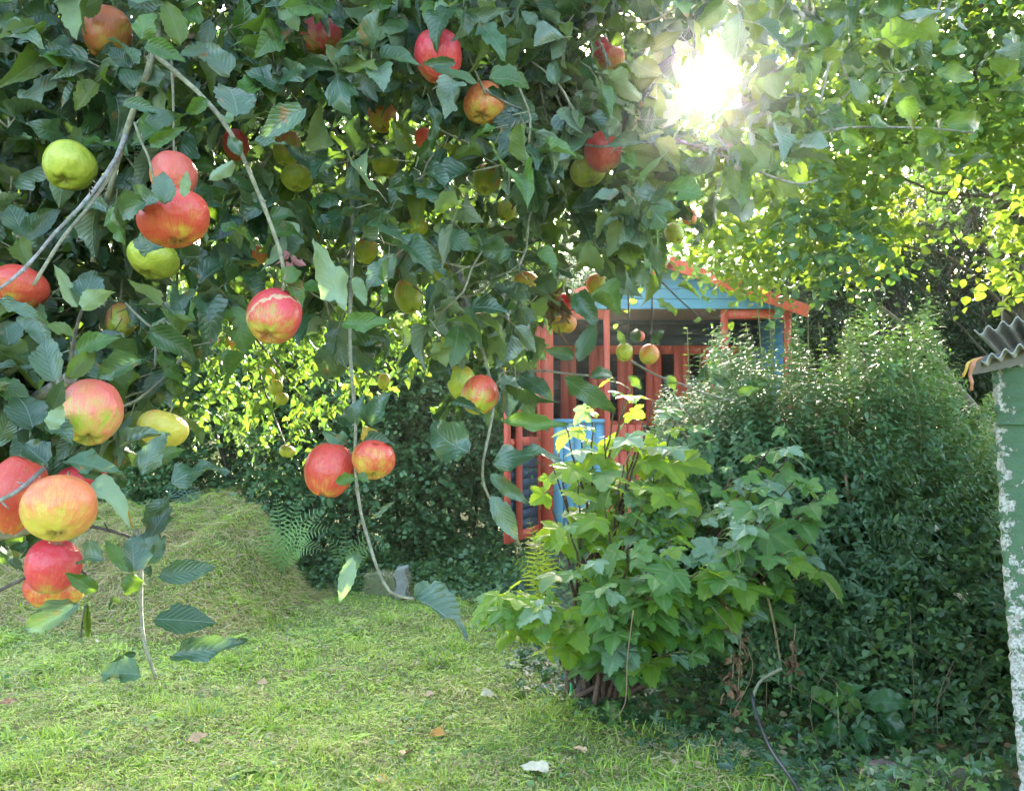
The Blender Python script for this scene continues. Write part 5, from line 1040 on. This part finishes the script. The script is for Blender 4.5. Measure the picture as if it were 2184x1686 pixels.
def apple_tree():
    base = np.array([-1.95, 2.7, 0.02]); t = tree_thing('apple_tree', 'laden apple tree with dark green leaves overhanging the left and top of the view', 'tree', base)
    tr = MB(); s_ = spline([base, base+[.05, 0, .6], base+[.0, -.05, 1.2], base+[.1, .05, 1.9]], .05); tr.tube(s_, np.linspace(.13, .1, len(s_)), 14, knob=.05); wput(tr.build('trunk', M_BARKD), t)
    fork = base+[.1, .05, 1.85]
    mats = [M_BARK, M_TWIG, M_BARKD]
    # boughs from the trunk over the view
    BO = [[fork, P(-250, 250, 2.5), P(-40, 90, 2.2), P(172, -60, 1.6)], [fork, P(-100, 0, 2.3), P(120, -200, 1.9), P(322, -60, 1.5)], [fork, P(0, -180, 2.4), P(380, -260, 2.1), P(765, -60, 1.7)], [fork, P(100, -200, 2.6), P(700, -330, 2.3), P(962, 40, 1.5)],
          [fork, P(-80, 420, 2.6), P(60, 60, 2.6), P(200, 20, 2.4), P(300, 60, 2.4)], [fork, P(90, 410, 2.5), P(105, 480, 2.4), P(170, 640, 2.3), P(200, 700, 2.2)], [fork, P(300, 200, 2.8), P(620, 420, 2.8), P(850, 440, 2.6), P(1000, 290, 2.3)],
          [fork, P(200, -300, 2.8), P(1000, -350, 2.6), P(1500, -150, 2.2), P(1250, 60, 1.6)], [P(1500, -150, 2.2), P(1900, -160, 2.0), P(2020, -80, 1.9)], [fork, P(-200, 760, 2.2), P(-160, 1000, 1.6), P(-40, 1075, 1.0)], [P(-160, 1000, 1.6), P(-60, 900, 1.5), P(60, 860, 1.4), P(150, 805, 1.15)],
          [P(-160, 1000, 1.6), P(-80, 1130, 1.4), P(80, 1120, 1.3), P(185, 1120, 1.2)], [P(850, 440, 2.6), P(960, 560, 2.0), P(1010, 700, 1.6)], [fork, P(-60, 640, 2.9), P(250, 560, 3.4), P(400, 560, 3.6)], [fork, P(60, 520, 3.0), P(420, 470, 3.3), P(700, 720, 3.0)]]
    for b_ in BO:
        q = spline(b_, .04); q = q+np.vstack([np.zeros(3), rng.normal(size=(len(q)-2, 3))*.002, np.zeros(3)]); mb = MB(); r0 = .036 if np.allclose(b_[0], fork) else .014; mb.tube(q, np.linspace(r0, .009, len(q)), 9, knob=.05); wput(mb.build('bough', M_BARK), t)
    side = []
    for pl, ra, rb, mi in BR:
        q = spline([P(*p_) for p_ in pl], .015); Ds = q[:, 1]; rr = np.linspace(ra, rb, len(q))*Ds/FPX; rr = rr*(1+.12*(rng.uniform(size=len(q)) < .12)); mb = MB(); mb.tube(q, rr, 9, knob=.08)
        for k in range(2, len(q)-1, 3):  # buds
            if rng.uniform() < .7: d = norm(rng.normal(size=3)); lk = 2.2 if rng.uniform() < .75 else 5.5; mb.tube(np.array([q[k], q[k]+d*rr[k]*lk*.8, q[k]+d*rr[k]*lk]), [rr[k]*.5, rr[k]*.45, rr[k]*.2], 5)
        wput(mb.build('branch', mats[mi]), t)
    # ---- hero leaves: base x,y  tip x,y  width px  D  tone   (tones: d b m o p e y)
    HL = [(386, 96, 363, 0, 62, 1.3, 'o'), (490, 160, 430, 88, 78, 1.35, 'b'), (505, 250, 500, 142, 78, 1.15, 'b'), (650, 232, 530, 281, 55, 1.15, 'b'), (530, 308, 606, 312, 24, 1.15, 'b'), (45, 225, 132, 137, 58, 1.4, 'b'), (50, 262, -5, 225, 34, 1.4, 'b'), (66, 300, 0, 280, 36, 1.4, 'b'),
     (280, 148, 224, 88, 40, 1.3, 'd'), (285, 140, 268, 55, 44, 1.28, 'b'), (300, 85, 316, 12, 48, 1.28, 'm'), (310, 95, 392, 115, 46, 1.25, 'm'), (385, 115, 443, 103, 30, 1.3, 'd'), (262, 222, 345, 228, 34, 1.22, 'b'), (310, 262, 382, 240, 50, 1.22, 'd'), (318, 308, 389, 272, 30, 1.2, 'm'),
     (335, 435, 248, 400, 44, 1.06, 'b'), (312, 432, 213, 452, 54, 1.05, 'd'), (350, 530, 262, 500, 50, 1.2, 'b'), (445, 545, 358, 550, 46, 1.2, 'd'), (392, 420, 398, 364, 26, 1.02, 'p'), (352, 436, 343, 346, 44, 1.04, 'b'), (65, 565, 20, 498, 50, 1.3, 'o'), (50, 505, 12, 412, 66, 1.35, 'b'), (62, 508, 128, 446, 36, 1.3, 'd'),
     (230, 455, 142, 402, 36, 1.35, 'b'), (178, 658, 200, 553, 60, 1.1, 'b'), (175, 660, 232, 600, 42, 1.08, 'p'), (165, 655, 121, 563, 30, 1.1, 'p'), (158, 718, 90, 671, 36, 1.1, 'o'), (118, 815, 72, 698, 70, 1.15, 'b'), (165, 750, 243, 703, 52, 1.12, 'm'), (140, 808, 224, 726, 38, 1.08, 'o'), (300, 765, 198, 810, 60, 1.05, 'd'),
     (70, 915, 42, 808, 74, 1.12, 'd'), (112, 880, 132, 812, 46, 1.1, 'd'), (105, 915, 136, 862, 42, 1.06, 'p'), (102, 990, 36, 938, 62, 1.03, 'd'), (108, 902, 160, 928, 50, 1.08, 'b'), (20, 740, 4, 650, 56, 1.2, 'd'), (0, 640, 94, 674, 32, 1.12, 'b'), (-8, 950, 32, 872, 50, 1.15, 'b'), (318, 706, 427, 754, 50, 1.2, 'd'),
     (352, 782, 408, 816, 44, 1.25, 'm'), (350, 790, 300, 850, 42, 1.3, 'd'), (255, 955, 352, 903, 44, 1.15, 'b'), (300, 1012, 350, 912, 46, 1.12, 'b'), (320, 990, 394, 943, 34, 1.16, 'm'), (366, 1031, 472, 960, 74, 1.12, 'b'), (362, 1056, 300, 1156, 46, 1.15, 'b'), (135, 982, 272, 1000, 48, 1.05, 'e'), (165, 1008, 258, 1022, 34, 1.06, 'e'),
     (190, 1036, 286, 1066, 52, 1.06, 'p'), (252, 1072, 280, 1122, 22, 1.12, 'y'), (222, 1195, 122, 1157, 48, .98, 'b'), (286, 1218, 279, 1134, 64, 1.03, 'b'), (272, 1218, 225, 1148, 42, 1.08, 'm'), (310, 1166, 352, 1078, 50, 1.12, 'd'), (318, 1200, 358, 1148, 36, 1.08, 'd'), (340, 1226, 456, 1208, 60, 1.04, 'd'), (330, 1320, 460, 1322, 82, 1.05, 'd'),
     (366, 1398, 523, 1380, 56, 1.03, 'b'), (167, 1286, 38, 1356, 56, 1.02, 'b'), (203, 1262, 150, 1215, 42, 1.05, 'm'), (286, 1222, 282, 1284, 42, 1.02, 'm'), (300, 1438, 192, 1425, 54, 1.04, 'e'), (290, 1392, 236, 1415, 18, 1.1, 'd'), (305, 1215, 342, 1232, 26, 1.0, 'd'), (240, 1270, 250, 1312, 26, 1.1, 'd'), (48, 1180, 22, 1132, 36, 1.2, 'd'),
     (15, 1195, 58, 1212, 22, 1.15, 'b'), (186, 1288, 190, 1372, 14, 1.1, 'o'), (320, 1170, 330, 1130, 30, 1.1, 'b'), (751, 134, 755, 68, 80, 1.4, 'o'), (795, 102, 855, 8, 62, 1.4, 'b'), (735, 60, 690, -20, 42, 1.4, 'b'), (790, 28, 850, -12, 40, 1.4, 'o'), (718, 152, 576, 122, 24, 1.35, 'b'), (725, 180, 655, 150, 40, 1.45, 'd'),
     (606, 195, 552, 208, 45, 1.5, 'o'), (636, 188, 641, 140, 30, 1.45, 'b'), (797, 190, 872, 170, 30, 1.45, 'b'), (752, 210, 788, 242, 28, 1.45, 'd'), (744, 218, 738, 266, 45, 1.5, 'm'), (716, 394, 618, 306, 52, 1.45, 'b'), (972, 135, 893, 138, 28, 1.25, 'b'), (1015, 178, 924, 140, 38, 1.28, 'm'), (962, 53, 1027, 120, 40, 1.4, 'm'),
     (975, 48, 908, -4, 42, 1.4, 'o'), (980, 43, 1086, 30, 36, 1.4, 'b'), (1045, 170, 1147, 156, 56, 1.35, 'm'), (1040, 190, 1088, 210, 18, 1.4, 'd'), (873, 325, 820, 252, 50, 1.55, 'o'), (886, 350, 938, 288, 32, 1.55, 'm'), (847, 333, 766, 338, 30, 1.55, 'b'), (860, 370, 827, 444, 50, 1.5, 'b'), (876, 405, 918, 361, 44, 1.55, 'b'),
     (857, 488, 730, 488, 64, 1.4, 'b'), (853, 498, 940, 594, 58, 1.4, 'b'), (926, 498, 1020, 522, 60, 1.45, 'd'), (721, 430, 741, 364, 40, 1.5, 'o'), (724, 432, 666, 434, 30, 1.5, 'm'), (751, 356, 750, 444, 36, 1.5, 'b'), (738, 662, 668, 528, 50, 1.2, 'p'), (760, 590, 772, 652, 34, 1.3, 'p'), (728, 690, 830, 696, 48, 1.2, 'm'),
     (784, 905, 822, 828, 46, 1.28, 'b'), (756, 905, 762, 840, 42, 1.3, 'b'), (758, 912, 700, 850, 34, 1.35, 'd'), (1000, 966, 892, 905, 84, 1.35, 'b'), (758, 1018, 710, 1032, 28, 1.2, 'm'), (762, 1015, 790, 1020, 26, 1.2, 'm'), (738, 948, 690, 918, 36, 1.3, 'e'), (775, 945, 848, 935, 38, 1.26, 'd'), (770, 935, 800, 915, 40, 1.3, 'y'),
     (965, 785, 913, 802, 48, 1.5, 'd'), (960, 862, 1036, 872, 26, 1.4, 'd'), (916, 650, 921, 716, 14, 1.5, 'm'), (752, 1190, 724, 1284, 40, 1.2, 'p'), (884, 1276, 1016, 1328, 84, 1.08, 'b'), (884, 1272, 945, 1250, 50, 1.1, 'd'), (800, 1105, 829, 1070, 12, 1.2, 'b'), (752, 1180, 762, 1215, 40, 1.25, 'd'), (1185, 182, 1172, 112, 30, 1.5, 'b'),
     (1395, 80, 1398, 18, 36, 1.5, 'b'), (1360, 108, 1350, 48, 46, 1.5, 'm'), (1388, 110, 1454, 60, 50, 1.5, 'o'), (1240, 275, 1204, 226, 46, 1.5, 'm'), (1322, 268, 1268, 198, 42, 1.5, 'm'), (1386, 272, 1414, 188, 58, 1.5, 'o'), (1395, 300, 1464, 362, 48, 1.5, 'o'), (1325, 320, 1482, 366, 48, 1.5, 'o'), (1380, 305, 1298, 294, 32, 1.5, 'd'),
     (1139, 362, 1196, 406, 26, 1.6, 'b'), (1090, 240, 1062, 322, 60, 1.5, 'd'), (1762, 104, 1728, 44, 50, 1.6, 'm'), (1765, 100, 1800, 40, 40, 1.6, 'b'), (1845, 221, 1816, 163, 44, 1.6, 'b'), (1914, 218, 1972, 258, 46, 1.6, 'm'), (2010, 267, 2142, 250, 42, 1.6, 'm'), (2006, 115, 2074, 86, 36, 1.65, 'm'), (1996, 155, 2084, 162, 48, 1.65, 'm'),
     (1920, 105, 1967, 72, 40, 1.65, 'm'), (2039, 369, 2120, 312, 22, 1.7, 'b'), (1232, 768, 1272, 684, 48, 1.7, 'd'), (1224, 760, 1163, 748, 32, 1.75, 'b'), (1257, 806, 1342, 784, 30, 1.7, 'd'), (1203, 806, 1322, 882, 50, 1.65, 'd'), (1137, 755, 1184, 760, 22, 1.75, 'm'), (1070, 897, 1205, 916, 40, 1.5, 'm'), (1050, 990, 1197, 932, 64, 1.42, 'b'),
     (1045, 1010, 1117, 1077, 38, 1.42, 'b'), (1050, 1058, 1104, 1152, 52, 1.4, 'b'), (1400, 640, 1450, 665, 20, 2.2, 'm'), (1444, 610, 1496, 622, 20, 2.2, 'm'), (1325, 612, 1295, 662, 30, 2.2, 'd'), (1340, 800, 1362, 832, 24, 2.2, 'm'), (1505, 812, 1494, 780, 24, 2.1, 'd'), (1555, 827, 1522, 793, 26, 2.1, 'd'), (1570, 838, 1622, 834, 24, 2.1, 'm'),
     (1425, 800, 1440, 832, 26, 2.2, 'm'), (1330, 735, 1318, 700, 20, 2.25, 'm'), (1390, 735, 1412, 700, 24, 2.25, 'd'), (1360, 730, 1345, 690, 24, 2.25, 'd'), (1180, 560, 1110, 540, 40, 1.9, 'b'), (1130, 640, 1060, 600, 60, 1.8, 'b'), (1100, 660, 1010, 640, 50, 1.7, 'm'), (1040, 730, 1120, 720, 52, 1.6, 'b'), (960, 700, 1030, 750, 50, 1.6, 'd'),
     (470, 480, 560, 500, 44, 1.3, 'm'), (570, 500, 660, 470, 46, 1.35, 'm'), (500, 345, 440, 385, 30, 1.2, 'p'), (515, 330, 480, 290, 32, 1.18, 'b'), (480, 262, 500, 215, 28, 1.18, 'p'), (440, 210, 400, 250, 34, 1.22, 'm'), (575, 465, 640, 440, 30, 1.3, 'd'), (600, 600, 650, 560, 34, 1.2, 'm'), (612, 600, 655, 655, 40, 1.22, 'm'), (745, 600, 700, 560, 30, 1.4, 'd'),
     (1475, 470, 1430, 440, 36, 2.1, 'd'), (1440, 470, 1450, 410, 36, 2.1, 'd'), (1470, 480, 1530, 500, 30, 2.1, 'd'), (1650, 190, 1620, 240, 40, 1.65, 'b'), (1690, 120, 1650, 60, 36, 1.65, 'd'), (1590, 320, 1560, 380, 40, 1.6, 'd'), (1640, 310, 1600, 260, 44, 1.6, 'o'), (1720, 295, 1690, 350, 44, 1.62, 'b'), (1700, 300, 1750, 340, 46, 1.62, 'o'),
     (1560, 318, 1540, 270, 40, 1.6, 'm'), (1800, 275, 1840, 320, 40, 1.65, 'm'), (1860, 272, 1900, 240, 40, 1.65, 'm'), (1780, 275, 1745, 240, 36, 1.65, 'd'), (1960, 280, 2000, 310, 36, 1.68, 'm'), (1350, 130, 1400, 170, 60, 1.5, 'o'), (1420, 190, 1380, 240, 50, 1.55, 'd'), (1150, 60, 1110, 10, 46, 1.5, 'b'), (1200, 60, 1250, 30, 46, 1.6, 'd'), (1230, 70, 1190, 120, 40, 1.6, 'd')]
    TI = dict(d=0, b=1, m=2, o=3, p=4, e=5, y=6); pos = []; YY = []; ZZ = []; SC = []; WR = []; MI = []; T_ = []; pet = MB(); br = np.concatenate([spline([P(*p_) for p_ in pl], .03) for pl, *_ in BR])
    for i, (a, b, c, e, w, D, tn) in enumerate(HL):
        r = np.random.default_rng(i+50); p0 = P(a, b, D); dd = r.uniform(-.025, .02); p1 = P(c, e, D+dd); L = np.linalg.norm(p1-p0)*1.04; ww = w*D/FPX
        n_ = norm(EYE-p0)*1.0+np.array([0, 0, .45])+r.normal(size=3)*.22
        if tn == 'p' and r.uniform() < .6: n_ = -n_
        pos.append(p0); YY.append(p1-p0); ZZ.append(n_); SC.append(L); WR.append(min(1.5, max(.3, ww/(L*.55))))
        MI.append(TI[tn]); T_.append(8+(i % 2) if tn == 'e' else r.integers(0, 8))
        j = np.argmin(np.linalg.norm(br-p0, axis=1)); q = br[j]; d_ = np.linalg.norm(q-p0)
        if d_ > .09: q = p0-norm(p1-p0)*.03+[0, .01, .012]
        if np.linalg.norm(q-p0) > .003: pet.tube(spline([q, (q+p0)/2+[0, 0, .004], p0], .01), .0011, 5)
    wput(scatter_obj('leaves', AL, None, APL, pos, YY, ZZ, np.array(SC), mi=MI, ti=T_, wr=WR), t)
    # ---- procedural spurs through the crown
    def low(x): return np.interp(x, [-400, 0, 60, 200, 300, 430, 520, 600, 680, 740, 800, 860, 920, 1000, 1090, 1150, 1200, 1300, 1420, 1500, 1600, 1700, 1850, 2183, 2500], [1150, 1120, 900, 960, 940, 680, 620, 580, 640, 760, 660, 680, 800, 870, 860, 760, 650, 600, 590, 500, 440, 400, 350, 330, 330])
    N_ = 7000; x = rng.uniform(-500, 2500, N_); y = rng.uniform(-520, 1150, N_); D = np.where(x < 1150, rng.uniform(1.35, 3.1, N_), rng.uniform(1.45, 2.6, N_))
    D = np.where((x < 470) & (y > 580), rng.uniform(1.25, 1.7, N_), D)
    den = np.interp(x, [-500, 0, 1200, 1320, 1500, 1650, 1800, 2183, 2500], [.6, 1, 1, .8, .5, .2, .16, .13, .1])
    den = den*np.where((x < 470) & (y > 600), .55, 1)*np.where((x > 1360) & (x < 1700) & (y < 130), .8, 1)*np.where((np.hypot(x-1487, y-185) < 70), 0, 1)*np.where((y < 0), .6, 1)
    yl = low(x); den = den*np.clip((yl-y)/60, 0, 1)*np.where((yl-y < 170) & (x > 380), .55, 1)
    den = den*np.where((x > 250) & (x < 420) & (y > 560) & (y < 700), .15, 1)
    for ax, ay, ar, aD in APOS: den = den*np.where((np.hypot(x-ax, y-ay) < ar+24) & (D < aD+.05), 0, 1)
    k = rng.uniform(size=N_) < den; x, y, D = x[k], y[k], D[k]; cen = P(x, y, D); n = len(cen)
    tw = MB(); pos = []; YY = []; ZZ = []; SC = []; MI = []; 
    for i in range(n):
        d = norm(rng.normal(size=3)*[1, .8, .7]+[.1, -.35, -.15]); m = rng.integers(4, 8); ax_ = norm(np.cross(d, rng.normal(size=3)))
        for j in range(m):
            a = j*2.4; o_ = ax_*math.cos(a)+np.cross(d, ax_)*math.sin(a); f = rng.uniform(.2, 1); dv = norm(o_*f+d*(1.1-f)+[0, 0, -.15]); st = cen[i]+d*.012*j; pl = rng.uniform(.012, .03); p0 = st+dv*pl
            L = rng.uniform(.048, .088); pos.append(p0); YY.append(dv+[0, 0, -.2*f]); ZZ.append(np.array([0, -.25, .8])+rng.normal(size=3)*.5+d*.4); SC.append(L)
            if D[i] < 2.0: tw.tube([st, p0], .001, 3, cap=False)
        if rng.uniform() < .35 and D[i] < 2.8:
            L = rng.uniform(.05, .12); e = cen[i]-d*L*.6+np.array([rng.normal()*.03, .03, L*.75]); tw.tube(spline([cen[i]+d*.05, cen[i], (cen[i]+e)/2+rng.normal(size=3)*.01, e], .04), [.0018]*0 or .0022, 5)
    pos = np.array(pos); px_, py_, pD = proj(pos+norm(np.array(YY))*np.array(SC)[:, None]*.5); ok = np.ones(len(pos), bool)
    for ax, ay, ar, aD in APOS: ok &= ~((np.hypot(px_-ax, py_-ay) < ar*.96+(20 if ar < 34 else 11)) & (pD < aD+.06)) | (rng.uniform(size=len(pos)) < .012)
    ok &= ~(np.hypot(px_-1487, py_-185) < 50)
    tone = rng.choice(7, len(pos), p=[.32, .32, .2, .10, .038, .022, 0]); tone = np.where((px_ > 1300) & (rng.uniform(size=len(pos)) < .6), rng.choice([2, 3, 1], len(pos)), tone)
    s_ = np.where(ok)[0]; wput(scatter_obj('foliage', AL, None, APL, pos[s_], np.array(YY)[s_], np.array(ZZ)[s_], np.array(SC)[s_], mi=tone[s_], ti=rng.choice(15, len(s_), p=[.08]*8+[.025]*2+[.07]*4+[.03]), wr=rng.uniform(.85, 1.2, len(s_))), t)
    wput(tw.build('twigs', M_TWIG), t)
    # ---- finer lime foliage further back on the lower boughs
    N_ = 800; x = rng.uniform(380, 1000, N_); y = rng.uniform(560, 960, N_); D = rng.uniform(2.9, 3.7, N_); lo = np.interp(x, [380, 450, 600, 700, 800, 1000], [900, 900, 960, 900, 780, 740]); k = (y < lo) & (rng.uniform(size=N_) < np.interp(y, [560, 700, 960], [1, .7, .15])); c_ = P(x, y, D)[k]; n = len(c_)
    p_, Y_, Z_, sz = sprays(c_, vrand(n)+[0, 0, -.5], rng.uniform(.06, .16, n), 6, .05, droop=.4)
    wput(scatter_obj('small_foliage', [LIME[1], AL[2], AL[3], LIME[0]], None, APL, p_, Y_, Z_, sz, mi=rng.choice(4, len(p_), p=[.35, .35, .2, .1])), t)
    # dried leaf bunch
    n = 22; p_ = P(1190, 640, 2.25)+rng.normal(size=(n, 3))*[.02, .02, .03]; wput(scatter_obj('dried_leaves', [plain('dried', (.2, .13, .07), .8, 60, .5)], None, APL, p_, vrand(n, .45)+[0, 0, -1], vrand(n)+[0, -1, 0], rng.uniform(.04, .07, n), wr=rng.uniform(.2, .5, n)), t)
    # red bud like shrivelled leaf
    n = 4; p_ = P(615, 545, 1.3)+rng.normal(size=(n, 3))*.006; wput(scatter_obj('russet_leaf', [plain('russet', (.3, .12, .1), .7, 60, .4)], None, APL, p_, vrand(n, .3)+[.2, 0, -1], vrand(n)+[0, -1, 0], rng.uniform(.02, .035, n), wr=[.7]*n), t)
apple_tree()

# ================================================================== GLARE VOLUME, added to stand in for lens glare around the sun
def glare_volume():
    mb = MB(); mb.box((-64, -44, -1.6), (64, 94, 10.5)); m = bpy.data.materials.new('glare_scatter'); m.use_nodes = True; nt = m.node_tree; nt.nodes.clear()
    out = nt.nodes.new('ShaderNodeOutputMaterial'); v = nt.nodes.new('ShaderNodeVolumePrincipled'); v.inputs['Color'].default_value = (.95, .95, .92, 1); v.inputs['Density'].default_value = .0011; v.inputs['Anisotropy'].default_value = .93
    nt.links.new(v.outputs[0], out.inputs['Volume']); mb.build('glare_volume', m, None, smooth_=False, kind='stuff', label='added thin volume that makes a glow around the sun')
glare_volume()
